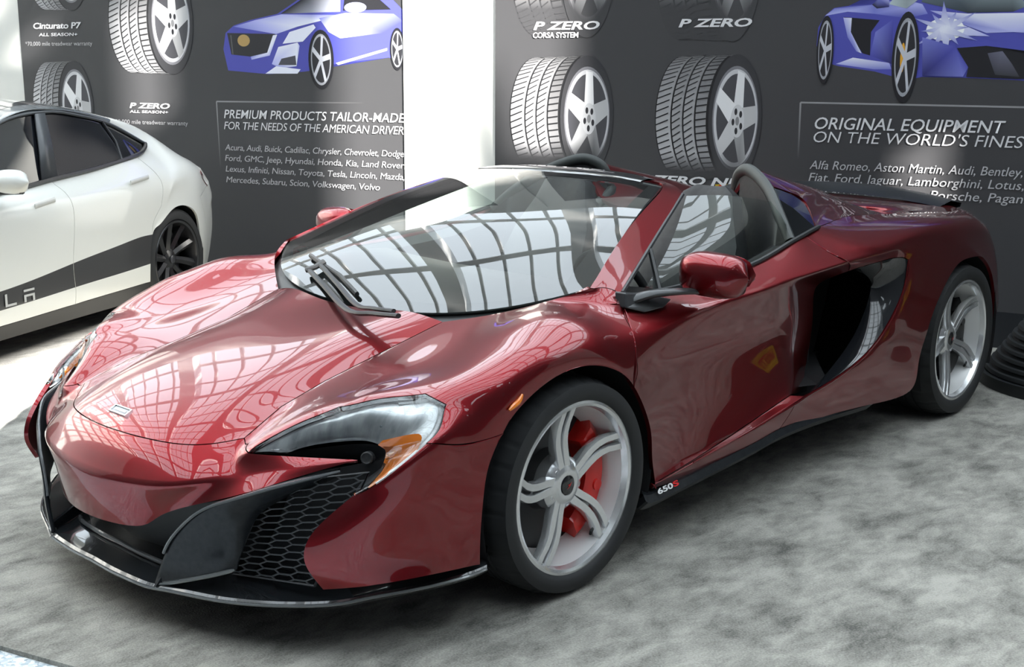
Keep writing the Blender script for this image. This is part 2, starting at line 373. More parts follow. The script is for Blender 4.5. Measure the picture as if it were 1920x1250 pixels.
line(BL_, 'printed_name', 'Cinturato P7', (-7.2390, 1.8250), (-6.7400, 1.8200), .046, white_ink, .2, .025, .95)
line(BL_, 'printed_subtitle', 'ALL SEASON+', (-7.1820, 1.7680), (-6.7780, 1.7650), .024, white_ink, .2, .02)
line(BL_, 'printed_note', '*70,000 mile treadwear warranty', (-7.3330, 1.6950), (-6.6310, 1.6920), .032, grey_ink, .0, .0)
line(BL_, 'printed_name', 'P ZERO', (-6.2930, 1.2290), (-5.9060, 1.2360), .040, white_ink, .45, .03, 1.0)
line(BL_, 'printed_subtitle', 'ALL SEASON+', (-6.2960, 1.1930), (-5.9180, 1.2000), .020, white_ink, .2, .02)
line(BL_, 'printed_note', '*50,000 mile treadwear warranty', (-6.4690, 1.1090), (-5.7340, 1.1250), .032, grey_ink, .0, .0)
def rule(parent, a, b, w, c1, c2):
    p = PR(); dx, dz = b[0]-a[0], b[1]-a[1]; n = math.hypot(dx, dz); ox, oz = -dz/n*w/2, dx/n*w/2
    p.strip([(a[0]+ox, a[1]+oz), (b[0]+ox, b[1]+oz)], [(a[0]-ox, a[1]-oz), (b[0]-ox, b[1]-oz)], [c1, c2]); p.build('printed_rule', parent)
G3 = (.30, .30, .31)
rule(BR_, (-1.1780, 1.3450), (0.2940, 1.3360), .010, G3, G3); rule(BR_, (-1.1780, 1.3450), (-1.1750, 1.0110), .010, G3, BK)
rule(BL_, (-5.4600, 1.2890), (-4.1580, 1.2970), .010, G3, BK); rule(BL_, (-5.4600, 1.2890), (-5.4490, 0.7830), .010, G3, BK)
# blue coupe print, front to the right
BLU = (.085, .09, .42); BL1 = (.20, .22, .62); BL2 = (.45, .47, .85); BD = (.03, .03, .14); WH = (.80, .82, .95); DK = (.02, .02, .024)
p = PR()
p.poly([(-1.1040, 1.6690), (-1.1000, 1.7680), (-1.0620, 1.8380), (-1.0160, 1.8760), (-0.9360, 1.8860), (-0.8100, 1.8930), (-0.7260, 1.9370), (-0.6320, 2.0410), (-0.5090, 2.0850), (-0.2750, 2.0890), (-0.0830, 2.0390), (0.0180, 1.9400), (0.1700, 1.8420), (0.3080, 1.7310), (0.3490, 1.6210), (0.3420, 1.5120), (0.2310, 1.4610), (-0.0220, 1.4810), (-0.2770, 1.4910), (-0.5080, 1.4950), (-0.5930, 1.4770), (-0.7710, 1.5240), (-0.9750, 1.5530), (-1.0120, 1.5640), (-1.0750, 1.5940)], BLU)
p.poly([(-1.0650, 1.8330), (-1.0130, 1.8730), (-0.7950, 1.8900), (-0.6470, 1.9180), (-0.5360, 1.8880), (-0.5040, 1.8360), (-0.6160, 1.8140), (-0.7920, 1.8400), (-0.9400, 1.8540)], None, [BL2, BL1, BL1, BL2, BL2, BL1, BLU, BL1, BL2])
p.poly([(-0.9880, 1.5650), (-0.8940, 1.6000), (-0.6920, 1.5710), (-0.6780, 1.5360), (-0.7720, 1.5350)], None, [BL2, WH, BL2, BL1, BL1])
p.poly([(-0.7790, 1.7410), (-0.6850, 1.8100), (-0.6800, 1.5650), (-0.8000, 1.6120)], None, [BL1, BLU, BD, BLU])
p.poly([(-0.9590, 1.8250), (-0.7600, 1.8050), (-0.8030, 1.7410), (-0.8000, 1.6120), (-0.8420, 1.6240), (-0.9070, 1.7130)], DK)
p.poly([(-0.9620, 1.8220), (-0.9140, 1.8190), (-0.9150, 1.7420), (-0.8480, 1.6240), (-0.8790, 1.6360), (-0.9310, 1.7130)], None, [BL2, WH, BL2, WH, BL1, BL1])
p.poly([(-0.5430, 1.8990), (-0.4640, 2.0440), (-0.2730, 2.0610), (-0.0950, 2.0230), (-0.0020, 1.8670), (-0.0660, 1.8400), (-0.2960, 1.8380)], None, [(.10, .13, .16), (.20, .25, .3), (.6, .68, .72), (.4, .48, .52), (.2, .25, .28), (.05, .06, .07), (.04, .05, .06)])
p.poly([(-0.7140, 1.8910), (-0.6250, 2.0210), (-0.5350, 2.0580), (-0.5610, 1.9110), (-0.6200, 1.8660)], None, [(.5, .6, .62), (.3, .36, .4), (.2, .2, .25), (.4, .45, .5), (.3, .35, .38)])
p.poly([(-0.8070, 1.8900), (-0.7740, 1.9210), (-0.7160, 1.9170), (-0.7130, 1.8770), (-0.7790, 1.8690)], None, [DK, BL1, BL2, BD, DK])
p.poly([(-0.4940, 1.8530), (-0.2960, 1.8330), (0.0140, 1.8330), (0.2280, 1.7640), (0.1680, 1.7160), (-0.0570, 1.7340), (-0.1920, 1.7300), (-0.3610, 1.7940)], None, [BL2, WH, WH, BL2, BL1, BL2, BL2, BL1])
p.poly([(-0.4730, 1.7210), (-0.4170, 1.7890), (-0.3330, 1.7820), (-0.1740, 1.7130), (-0.3280, 1.7200)], None, [WH, WH, WH, BL2, WH])
p.ellipse((-0.4060, 1.7520), .10, .062, (.95, .97, 1.0), 24)
for k in range(12):
    a = 2*pi*k/12+.1; c0 = (-0.4060, 1.7520); r = .19 if k % 2 else .13
    p.poly([(c0[0]+.03*cos(a+1.57), c0[1]+.02*sin(a+1.57)), (c0[0]+r*cos(a), c0[1]+r*.8*sin(a)), (c0[0]-.03*cos(a+1.57), c0[1]-.02*sin(a+1.57))], None, [WH, BL1, WH])
p.poly([(-0.3370, 1.6510), (-0.1860, 1.6620), (0.0600, 1.6110), (0.3210, 1.5940), (0.3050, 1.4950), (-0.0230, 1.4870), (-0.2770, 1.4970), (-0.2700, 1.5480)], DK)
p.poly([(-0.1770, 1.6230), (-0.1020, 1.6340), (-0.0480, 1.5660), (-0.0050, 1.4980), (-0.1300, 1.5090)], None, [(.10, .10, .14), (.16, .16, .22), (.08, .08, .1), (.05, .05, .06), (.05, .05, .06)])
p.poly([(-0.5230, 1.7100), (-0.3450, 1.6570), (-0.2700, 1.5480), (-0.2940, 1.4970), (-0.5080, 1.5010)], None, [BL1, BLU, BLU, BL1, BD])
def pw(c, rx, rz, cal=None):
    p.ellipse(c, rx*1.25, rz*1.16, DK, 32); p.ellipse(c, rx, rz, (.35, .36, .40), 32); p.ellipse(c, rx*.88, rz*.90, (.03, .03, .035), 32)
    if cal: p.ellipse((c[0]-rx*.25, c[1]), rx*.22, rz*.38, (.75, .38, .04), 16)
    for k in range(5):
        a = 1.4+2*pi*k/5; n = (-sin(a), cos(a))
        p.poly([(c[0]+n[0]*rx*.10, c[1]+n[1]*rz*.10), (c[0]+rx*.93*cos(a)+n[0]*rx*.11, c[1]+rz*.93*sin(a)+n[1]*rz*.11), (c[0]+rx*.93*cos(a)-n[0]*rx*.11, c[1]+rz*.93*sin(a)-n[1]*rz*.11), (c[0]-n[0]*rx*.10, c[1]-n[1]*rz*.10)], (.55, .56, .62))
pw((-0.6070, 1.6000), .058, .215, 1); pw((-1.0530, 1.6420), .038, .165)
p.build('printed_coupe', BR_)
# blue saloon print, front to the left
p = PR()
p.poly([(-5.3760, 1.6630), (-5.3500, 1.7760), (-5.2760, 1.8270), (-5.1320, 1.8630), (-4.8880, 1.9030), (-4.7110, 1.9940), (-4.5300, 2.0900), (-4.1830, 2.1090), (-3.9940, 2.0280), (-3.8510, 1.9010), (-3.8560, 1.5880), (-3.9810, 1.6020), (-4.3700, 1.5660), (-4.6620, 1.5070), (-4.9800, 1.4870), (-5.3400, 1.5120)], BLU)
p.poly([(-5.2760, 1.8200), (-5.0850, 1.8620), (-4.8510, 1.8990), (-4.3610, 1.8880), (-4.5380, 1.8480), (-4.7180, 1.8140), (-4.9030, 1.7650)], None, [BL1, BL2, BL2, BL1, WH, WH, BL2])
p.poly([(-4.5370, 1.8690), (-4.3170, 1.9010), (-3.9340, 1.8890), (-3.8600, 1.8390), (-4.0200, 1.7640), (-4.3650, 1.7310), (-4.4600, 1.7750)], None, [BL1, BL2, BL1, BLU, BLU, BL2, WH])
p.poly([(-4.4050, 1.5660), (-3.9890, 1.6660), (-3.9890, 1.6480), (-4.3880, 1.5520)], None, [WH, BL2, BL2, WH])
p.poly([(-4.8600, 1.9030), (-4.6840, 1.9940), (-4.5130, 2.0750), (-4.3550, 2.0850), (-4.3600, 1.9090)], None, [DK, DK, (.1, .1, .12), (.8, .82, .9), (.7, .72, .85)])
p.poly([(-4.3380, 1.9160), (-4.3120, 2.0700), (-4.1410, 2.0590), (-3.9550, 1.9170)], DK)
p.ellipse((-4.2380, 1.9350), .09, .035, BL2, 18)
p.poly([(-5.3360, 1.7760), (-4.9120, 1.7650), (-4.9780, 1.6400), (-5.1340, 1.6100), (-5.3050, 1.6250)], (.035, .035, .04))
for k in range(9): p.poly([(-5.3080, 1.7610), (-5.2980, 1.7600), (-5.2860, 1.6250), (-5.2960, 1.6250)], (.12, .12, .12)) if k == 0 else None
p.poly([(-4.9310, 1.7570), (-4.8940, 1.7610), (-4.9650, 1.6170), (-5.1260, 1.5880), (-5.1340, 1.6100), (-4.9870, 1.6360)], None, [WH, WH, BL2, BL2, BL1, WH])
p.ellipse((-5.1900, 1.7220), .055, .042, (.45, .30, .12), 18)
p.poly([(-4.8500, 1.6980), (-4.7880, 1.7780), (-4.5830, 1.8270), (-4.5660, 1.8050), (-4.6770, 1.7120)], WH)
p.poly([(-4.9490, 1.5580), (-4.8880, 1.6760), (-4.7220, 1.7050), (-4.7050, 1.6830), (-4.7370, 1.5440), (-4.8760, 1.5290)], None, [BL2, WH, WH, BL2, WH, BL1])
p.poly([(-4.8930, 1.5510), (-4.8640, 1.5950), (-4.7440, 1.6170), (-4.7370, 1.5510)], (.08, .08, .10))
p.poly([(-5.0080, 1.4910), (-4.9120, 1.5430), (-4.7020, 1.5220), (-4.7300, 1.4920)], WH)
pw((-4.5280, 1.5880), .085, .175); pw((-3.9090, 1.6580), .045, .12)
p.build('printed_saloon', BL_)
# small red and yellow logo print
p = PR(); a = (-1.6710, 0.8480); b = (-1.5580, 0.8530); c = (-1.5610, 0.7660); d = (-1.6600, 0.7610)
p.poly([a, b, c, d], (.62, .42, .03)); p.ellipse((-1.6360, 0.8270), .018, .020, (.55, .04, .02)); p.ellipse((-1.5900, 0.8290), .018, .020, (.55, .04, .02)); p.build('printed_logo', BR_)

# ---------------- red sports car: body panels from one subdivided cage
paint = mat('candy_red_paint', (.19, .005, .009), .33, metal=.9, coat=1., coat_rough=.012)
black_gloss = mat('black_gloss', (.012, .013, .015), .12, coat=.6)
carbon = noise_mix(mat('dark_carbon', (.016, .018, .02), .3, coat=.15, coat_rough=.05, spec=.25), (.012, .014, .016), (.02, .022, .025), 60)
black_matt = mat('black_plastic', (.016, .017, .018), .55)
dark_void = mat('dark_void', (.006, .006, .007), .8)
CAR_V=[(0.975,0,0.528),(0.937,0.231,0.522),(0.775,0.18,0.596),(0.8,0,0.597),(0.871,0.343,0.518),(0.74,0.3,0.592),(0.787,0.429,0.54),(0.645,0.405,0.595),(0.55,0.17,0.662),(0.56,0,0.662),(0.53,0.29,0.655),(0.479,0.39,0.635),(0.31,0.16,0.717),(0.32,0,0.715),(0.295,0.28,0.712),(0.277,0.39,0.681),(0.08,0.15,0.757),(0.085,0,0.752),(0.065,0.29,0.768),(0.041,0.42,0.749),(1.004,0.256,0.425),(1.039,0,0.422),(0.939,0.392,0.44),(0.854,0.489,0.467),(0.802,0.46,0.529),(0.824,0.5,0.524),(0.753,0.61,0.522),(0.769,0.63,0.5),(0.657,0.746,0.52),(0.999,0.225,0.36),(1.05,0,0.36),(0.991,0.213,0.288),(1.035,0,0.283),(0.951,0.287,0.335),(0.889,0.505,0.417),(0.779,0.641,0.476),(0.552,0.89,0.574),(0.456,0.915,0.549),(0.56,0.9,0.506),(0.659,0.865,0.507),(0.355,0.93,0.55),(0.445,0.92,0.495),(0.313,0.935,0.556),(0.365,0.935,0.48),(0.639,0.885,0.437),(0.735,0.81,0.457),(0.49,0.915,0.413),(0.385,0.935,0.398),(0.703,0.855,0.368),(0.815,0.77,0.388),(0.516,0.912,0.339),(0.395,0.935,0.318),(0.723,0.845,0.295),(0.847,0.755,0.328),(0.534,0.91,0.277),(0.396,0.932,0.254),(0.72,0.85,0.222),(0.841,0.76,0.278),(0.806,0.775,0.217),(0.575,0.912,0.223),(0.394,0.93,0.206),(0.679,0.48,0.589),(0.717,0.565,0.592),(0.552,0.51,0.634),(0.638,0.64,0.636),(0.377,0.52,0.668),(0.464,0.62,0.661),(0.564,0.72,0.664),(0.165,0.53,0.723),(0.309,0.66,0.689),(0.474,0.8,0.672),(-0.05,0.56,0.781),(0.158,0.77,0.759),(0.288,0.9,0.722),(0.39,0.905,0.632),(0.456,0.86,0.652),(0.084,0.905,0.768),(0.49,0.885,0.609),(0.312,0.937,0.628),(0.258,0.94,0.612),(0.176,0.942,0.699),(0.135,0.942,0.669),(0,0.943,0.717),(-0.012,0.943,0.686),(-0.086,0.91,0.777),(-0.141,0.943,0.684),(-0.148,0.943,0.653),(-0.059,0.81,0.823),(-0.148,0.69,0.826),(-0.266,0.935,0.642),(-0.25,0.943,0.582),(-0.278,0.92,0.705),(-0.297,0.885,0.756),(-0.334,0.83,0.808),(-0.25,0.765,0.861),(-0.37,0.795,0.834),(-0.692,0.8,0.816),(-0.629,0.865,0.777),(-1.088,0.8,0.839),(-0.967,0.87,0.8),(-1.39,0.79,0.895),(-1.281,0.875,0.834),(-1.499,0.778,0.91),(-1.527,0.873,0.852),(-0.574,0.905,0.741),(-0.907,0.91,0.766),(-1.179,0.912,0.785),(-1.582,0.925,0.815),(-0.601,0.89,0.649),(-0.96,0.872,0.646),(-1.313,0.85,0.65),(-0.616,0.888,0.549),(-0.974,0.868,0.555),(-1.336,0.84,0.555),(-0.622,0.895,0.441),(-0.334,0.943,0.445),(-0.963,0.88,0.463),(-1.315,0.855,0.476),(-0.619,0.905,0.35),(-0.354,0.94,0.345),(-0.946,0.895,0.383),(-1.279,0.88,0.41),(-0.612,0.92,0.263),(-0.396,0.925,0.239),(-0.921,0.915,0.31),(-1.233,0.91,0.362),(-1.644,0.895,0.77),(-1.56,0.81,0.71),(-1.61,0.775,0.567),(-1.593,0.775,0.463),(-1.544,0.79,0.374),(-1.416,0.85,0.336),(-0.58,0.942,0.267),(-0.377,0.935,0.239),(-0.891,0.945,0.301),(-1.218,0.942,0.341),(-0.667,0.925,0.215),(-0.375,0.925,0.223),(-1.068,0.925,0.226),(-1.312,0.935,0.351),(-1.394,0.925,0.237),(-1.532,0.935,0.38),(-1.734,0.935,0.301),(-1.81,0.925,0.212),(-1.759,0.935,0.436),(-1.955,0.94,0.361),(-2.186,0.93,0.199),(-2.089,0.942,0.455),(-2.214,0.945,0.322),(-1.922,0.935,0.525),(-2.039,0.935,0.649),(-2.187,0.943,0.564),(-2.271,0.947,0.439),(-2.335,0.947,0.545),(-2.077,0.93,0.773),(-2.274,0.94,0.711),(-2.48,0.945,0.674),(-2.091,0.93,0.837),(-2.385,0.935,0.816),(-2.606,0.944,0.716),(-2.657,0.93,0.792),(-2.747,0.942,0.715),(-2.8327,0.94,0.6944),(-3.079,0.87,0.749),(-2.9422,0.935,0.6177),(-3.146,0.88,0.619),(-3.027,0.925,0.4897),(-3.205,0.87,0.495),(-3.0548,0.91,0.3321),(-3.225,0.86,0.374),(-3.0189,0.895,0.1828),(-3.14,0.85,0.27),(-1.846,0.93,0.827),(-1.888,0.912,0.785),(-1.616,0.765,0.927),(-1.664,0.88,0.869),(-1.895,0.72,0.944),(-1.861,0.885,0.876),(-2.263,0.715,0.927),(-2.2,0.89,0.894),(-2.647,0.73,0.908),(-2.494,0.885,0.893),(-2.975,0.75,0.885),(-2.759,0.88,0.876),(-3.2,0.6,0.895),(-2.951,0.85,0.86),(-3.33,0.62,0.73),(-3.36,0.62,0.56),(-3.36,0.62,0.42),(-3.34,0.62,0.28),(-3.26,0,0.9),(-3.4,0,0.74),(-3.43,0,0.56),(-3.43,0,0.42),(-3.41,0,0.28),(-1.67,0.415,1.13),(-1.584,0.53,1.083),(-1.751,0.57,1.039),(-1.96,0.41,1.071),(-1.776,0.62,1.005),(-2.216,0.42,1.019),(-1.708,0.69,0.96),(-2.448,0.42,0.957),(-2.706,0.48,0.879),(-2.75,0.5,0.905),(-3,0.5,0.9),(-1.62,0.3,0.96),(-1.9,0.27,0.95),(-2.15,0.27,0.94),(-2.4,0.28,0.92),(-2.6,0.25,0.905),(-1.6,0,0.94),(-1.9,0,0.94),(-2.15,0,0.932),(-2.4,0,0.92),(-2.6,0,0.91),(-2.75,0,0.915),(-3,0,0.915),(-0.712,0.665,0.96),(-0.642,0.62,1.016),(-1.046,0.535,1.075),(-0.975,0.5,1.106),(-1.05,0.41,1.122),(-0.967,0.41,1.121),(0.696,0.625,0.543),(0.755,0.57,0.531),(0.647,0.69,0.555),(0.617,0.745,0.56),(0.603,0.775,0.55),(0.604,0.79,0.531),(0.647,0.805,0.494),(0.723,0.802,0.458),(-1.9,0.85,0.708),(-1.739,0.875,0.761),(-1.929,0.845,0.641),(-1.837,0.85,0.517),(-1.647,0.87,0.421),(-1.371,0.915,0.353)]
CAR_N={'S0':0,'S1':1,'b1':2,'b0':3,'S2':4,'b2':5,'S3':6,'b3':7,'c1':8,'c0':9,'c2':10,'c3':11,'d1':12,'d0':13,'d2':14,'d3':15,'e1':16,'e0':17,'e2':18,'e3':19,'P1':20,'P0':21,'P2':22,'P3':23,'Ia':24,'T0':25,'U4':26,'P4':27,'PT':28,'M1':29,'M0':30,'B1':31,'B0':32,'B2':33,'B3':34,'B4':35,'T7':36,'Q0':37,'g1':38,'f1':39,'R0':40,'h1':41,'A3':42,'A2':43,'g2':44,'f2':45,'h2':46,'A2b':47,'g3':48,'f3':49,'h3':50,'A1':51,'g4':52,'f4':53,'h4':54,'A1b':55,'g5':56,'f4b':57,'f5':58,'h5':59,'A0':60,'Ib':61,'T1':62,'Ic':63,'T2':64,'Id':65,'Kd':66,'T3':67,'Ie':68,'Ke':69,'T4':70,'C3':71,'K3':72,'Q2':73,'Q1':74,'T5':75,'Q3':76,'T6':77,'R1':78,'A4':79,'R2':80,'A5':81,'R3':82,'A6':83,'Q4':84,'R4':85,'A7':86,'K4':87,'C4':88,'D1':89,'D0':90,'D2':91,'D3':92,'D4':93,'C5':94,'D5':95,'W1':96,'X1':97,'W2':98,'X2':99,'W3':100,'X3':101,'Wc':102,'X4':103,'Y1':104,'Y2':105,'Y3':106,'Y4':107,'Z1':108,'Z2':109,'Z3':110,'N1':111,'N2':112,'N3':113,'L1':114,'A8':115,'L2':116,'L3':117,'J1':118,'A9':119,'J2':120,'J3':121,'O1':122,'A10':123,'O2':124,'O3':125,'H4':126,'H3':127,'G1':128,'G2':129,'G3':130,'G4':131,'q1':132,'q0':133,'q2':134,'q3':135,'u1':136,'u0':137,'u2':138,'V0':139,'u3':140,'V1':141,'m1':142,'u4':143,'V2':144,'m2':145,'a0':146,'m3':147,'a1':148,'V3':149,'V4':150,'m4':151,'a2':152,'a3':153,'V5':154,'m5':155,'a4':156,'Y6':157,'Y7':158,'a5':159,'Y8':160,'a6':161,'a7':162,'k2':163,'a8':164,'k3':165,'a9':166,'k4':167,'a10':168,'k5':169,'a11':170,'k6':171,'Y5':172,'H5':173,'W4':174,'X4n':175,'W5':176,'X5':177,'W6':178,'X6':179,'W7':180,'X7':181,'W8':182,'X8':183,'t1':184,'k1':185,'t2':186,'t3':187,'t4':188,'t5':189,'z1':190,'z2':191,'z3':192,'z4':193,'z5':194,'r0':195,'x0':196,'x1':197,'r1':198,'x2':199,'r2':200,'x3':201,'r3':202,'r4':203,'l7':204,'l8':205,'i0':206,'i1':207,'i2':208,'i3':209,'i4':210,'j0':211,'j1':212,'j2':213,'j3':214,'j4':215,'lc7':216,'lc8':217,'pmo':218,'pmi':219,'pto':220,'pti':221,'pt2o':222,'pt2i':223,'n2':224,'n1':225,'n3':226,'n4':227,'n5':228,'n6':229,'n7':230,'n8':231,'g1b':232,'g0':233,'g2b':234,'g3b':235,'g4b':236,'g5b':237}
CAR_F={'hood':[(0,1,2,3),(1,4,5,2),(4,6,7,5),(3,2,8,9),(2,5,10,8),(5,7,11,10),(9,8,12,13),(8,10,14,12),(10,11,15,14),(13,12,16,17),(12,14,18,16),(14,15,19,18)],
'front_bumper':[(0,1,20,21),(1,4,22,20),(4,6,23,22),(6,24,25,23),(23,25,26,27),(27,26,28),(21,20,29,30),(30,29,31,32),(20,22,33,29),(29,33,31),(22,23,34,33),(23,27,35,34),(27,28,35),(36,37,38,39),(37,40,41,38),(40,42,43,41),(39,38,44,45),(38,41,46,44),(41,43,47,46),(45,44,48,49),(44,46,50,48),(46,47,51,50),(49,48,52,53),(48,50,54,52),(50,51,55,54),(53,52,56,57),(57,56,58),(52,54,59,56),(54,55,60,59)],
'front_fender':[(6,7,61,24),(24,61,62,25),(7,11,63,61),(61,63,64,62),(11,15,65,63),(63,65,66,64),(64,66,67),(15,19,68,65),(65,68,69,66),(66,69,70,67),(19,71,68),(68,71,72,69),(69,72,73,70),(70,73,74,75),(73,72,76),(75,74,77),(77,74,37,36),(74,78,40,37),(78,79,42,40),(73,80,78,74),(80,81,79,78),(76,82,80,73),(82,83,81,80),(84,85,82,76),(85,86,83,82),(72,87,84,76),(71,88,87,72),(85,89,90,86),(84,91,89,85),(87,92,91,84),(88,93,92,87),(88,94,95,93)],
'door':[(93,96,97,92),(96,98,99,97),(98,100,101,99),(100,102,103,101),(92,97,104,91),(97,99,105,104),(99,101,106,105),(101,103,107,106),(91,104,108,89),(104,105,109,108),(105,106,110,109),(89,108,111,90),(108,109,112,111),(109,110,113,112),(90,111,114,115),(111,112,116,114),(112,113,117,116),(115,114,118,119),(114,116,120,118),(116,117,121,120),(119,118,122,123),(118,120,124,122),(120,121,125,124),(106,107,126,127),(106,127,128,110),(110,128,129,113),(113,129,130,117),(117,130,131,121),(121,131,125)],
'side_sill':[(123,122,132,133),(122,124,134,132),(124,125,135,134),(133,132,136,137),(132,134,138,136),(134,135,138),(125,139,135)],
'rear_fender':[(135,139,140,138),(139,141,142,140),(140,142,143),(141,144,145,142),(142,145,146,143),(145,147,148,146),(144,149,147,145),(149,150,151,147),(147,151,152,148),(151,153,152),(150,154,155,151),(151,155,156,153),(154,157,158,155),(155,158,159,156),(158,160,161,159),(160,162,161),(160,163,164,162),(163,165,166,164),(165,167,168,166),(167,169,170,168),(169,171,170),(107,172,173,126),(172,157,154,173),(102,174,175,103),(103,175,172,107),(174,176,177,175),(175,177,172),(176,178,179,177),(177,179,157,172),(178,180,181,179),(179,181,158,157),(180,182,183,181),(181,183,160,158),(182,184,185,183),(183,185,163,160)],
'rear_bumper':[(185,184,186,163),(163,186,187,165),(165,187,188,167),(167,188,189,169),(169,189,171),(184,190,191,186),(186,191,192,187),(187,192,193,188),(188,193,194,189)],
'rear_deck':[(195,196,197,198),(198,197,199,200),(200,199,201,202),(202,201,174,176),(202,176,178,203),(203,178,180,204),(204,180,182,205),(205,182,184),(206,195,198,207),(207,198,200,208),(208,200,202,209),(209,202,203,210),(211,206,207,212),(212,207,208,213),(213,208,209,214),(214,209,210,215),(210,203,204),(215,210,204,216),(216,204,205,217),(217,205,184,190)],
'windscreen_frame':[(94,95,218,219),(219,218,220,221),(221,220,222,223)],
'headlight_lens':[(25,62,224,225),(62,64,226,224),(64,67,227,226),(67,70,228,227),(70,75,77,228),(77,36,229,228),(36,39,230,229),(39,45,231,230)],
'intake_blade':[(126,173,232,233),(173,154,150,232),(150,149,234,232),(149,144,235,234),(144,141,236,235),(141,139,237,236)]}
CAR_C=[(21,20,0.8),(20,22,0.8),(22,23,0.8),(23,27,0.6),(27,28,0.6),(6,7,0.35),(7,11,0.35),(11,15,0.35),(15,19,0.35),(104,105,0.35),(105,106,0.7),(106,107,0.7),(107,172,0.4),(172,157,0.4),(139,141,0.9),(141,144,0.9),(144,149,0.9),(149,150,0.9),(150,154,0.9),(106,127,0.3),(106,110,0.45),(110,113,0.45),(113,117,0.45),(117,121,0.45),(121,125,0.45),(123,122,0.6),(122,124,0.6),(124,125,0.6),(133,132,0.7),(132,134,0.7),(134,135,0.7),(135,139,0.7),(185,163,0.4),(163,165,0.4),(165,167,0.4),(167,169,0.4),(126,107,0.5),(195,198,0.2),(198,200,0.2),(200,202,0.2),(32,31,0.3),(31,33,0.3),(33,34,0.3),(196,197,0.3),(197,199,0.3),(199,201,0.3),(201,174,0.3),(94,219,0.3),(219,221,0.3),(95,218,0.3),(218,220,0.3),(58,57,0.3),(57,53,0.3),(53,49,0.3),(49,45,0.3),(45,39,0.3),(39,36,0.3),(78,80,0.25),(80,82,0.25),(25,62,0.25),(62,64,0.25),(64,67,0.25),(67,70,0.25),(70,75,0.25),(75,77,0.25),(77,36,0.25),(36,39,0.25),(39,45,0.25),(127,126,0.8),(126,173,0.8),(173,154,0.8)]

CAR = empty('sports_car')
tag(CAR, 'glossy dark red open-top sports car parked on the grey carpet', 'car')
def subdivided(Vs, Fs, Cs, levels=3, fit=4, mirror=True, fair=0):
    # Fs: dict panel -> faces; returns dense verts, faces, panel index per face, panel names
    names = []; V = list(Vs); n = len(Vs); mir = {}
    if mirror:
        for i, p in enumerate(Vs):
            if abs(p[1]) < 1e-6: mir[i] = i
            else: mir[i] = len(V); V.append((p[0], -p[1], p[2]))
    F = []; PI = []
    for pn in Fs:
        single = pn.split('|')[0] in ('hood', 'rear_bumper', 'rear_deck', 'front_bumper', 'bonnet', 'roof', 'windscreen', 'rear_window', 'tailgate')
        for side in ((0, 1) if mirror else (0,)):
            if side == 0 or not single: names.append((pn, side))
            for f in Fs[pn]:
                F.append(tuple(f) if side == 0 else tuple(mir[k] for k in f)[::-1]); PI.append(len(names)-1)
    me = bpy.data.meshes.new('tmp'); me.from_pydata(V, [], F)
    dummy = mat('tmp', (.5, .5, .5))
    for _ in names: me.materials.append(dummy)
    me.polygons.foreach_set('material_index', PI)
    ek = {tuple(sorted(e.vertices)): e.index for e in me.edges}
    at = me.attributes.new('crease_edge', 'FLOAT', 'EDGE'); cv = [0.]*len(me.edges)
    for a, b, w in Cs:
        for q in ((a, b), (mir.get(a, a), mir.get(b, b))):
            k = ek.get(tuple(sorted(q)))
            if k is not None: cv[k] = w
    at.data.foreach_set('value', cv)
    o = bpy.data.objects.new('tmp', me); COL.objects.link(o)
    sub = o.modifiers.new('s', 'SUBSURF'); sub.levels = levels; sub.render_levels = levels; sub.use_limit_surface = True
    sub.boundary_smooth = 'PRESERVE_CORNERS'
    tgt = [Vector(p) for p in V]; cur = [Vector(p) for p in V]
    for it in range(fit+1):
        if it == fit: sub.levels = levels
        else: sub.levels = 1
        bpy.context.view_layer.update()
        ev = o.evaluated_get(bpy.context.evaluated_depsgraph_get()); em = ev.to_mesh()
        if it == fit:
            DV = [v.co.copy() for v in em.vertices]; DF = [tuple(p.vertices) for p in em.polygons]; DP = [p.material_index for p in em.polygons]
            ev.to_mesh_clear(); break
        for i in range(len(V)):
            cur[i] += (tgt[i]-em.vertices[i].co)*.85
        ev.to_mesh_clear()
        for i, v in enumerate(me.vertices): v.co = cur[i]
        me.update()
    bpy.data.objects.remove(o); bpy.data.meshes.remove(me)
    if fair:
        import numpy as np
        X = np.array([tuple(p) for p in DV]); ed = {}
        for f in DF:
            for i in range(len(f)):
                k = tuple(sorted((f[i], f[(i+1) % len(f)]))); ed[k] = ed.get(k, 0)+1
        E_ = np.array(list(ed)); cnt = np.array(list(ed.values())); deg = np.zeros(len(X)); np.add.at(deg, E_[:, 0], 1); np.add.at(deg, E_[:, 1], 1)
        fix = np.zeros(len(X), bool); fix[E_[cnt == 1].ravel()] = True
        # creased edges keep their place: distance to the creased cage edges
        CE = [(tgt[a_], tgt[b_]) for a, b, w in Cs if w >= .3 for a_, b_ in ((a, b), (mir.get(a, a), mir.get(b, b)))]
        for i, p in enumerate(DV):
            if fix[i]: continue
            for a, b in CE:
                ab = b-a; t = max(0, min(1, (p-a).dot(ab)/max(ab.length_squared, 1e-9)))
                if (p-(a+ab*t)).length < .022: fix[i] = True; break
        def lap(Y):
            Z = np.zeros_like(Y); np.add.at(Z, E_[:, 0], Y[E_[:, 1]]); np.add.at(Z, E_[:, 1], Y[E_[:, 0]])
            return Z/deg[:, None]-Y
        X0 = X.copy()
        for it in range(fair):
            d = lap(lap(X)); d[fix] = 0; X = X-d*.30
        dv = X-X0; ln = np.linalg.norm(dv, axis=1); cap = .02; s_ = np.where(ln > cap, cap/np.maximum(ln, 1e-9), 1.); X = X0+dv*s_[:, None]
        DV = [Vector(p) for p in X]
    return DV, DF, DP, names
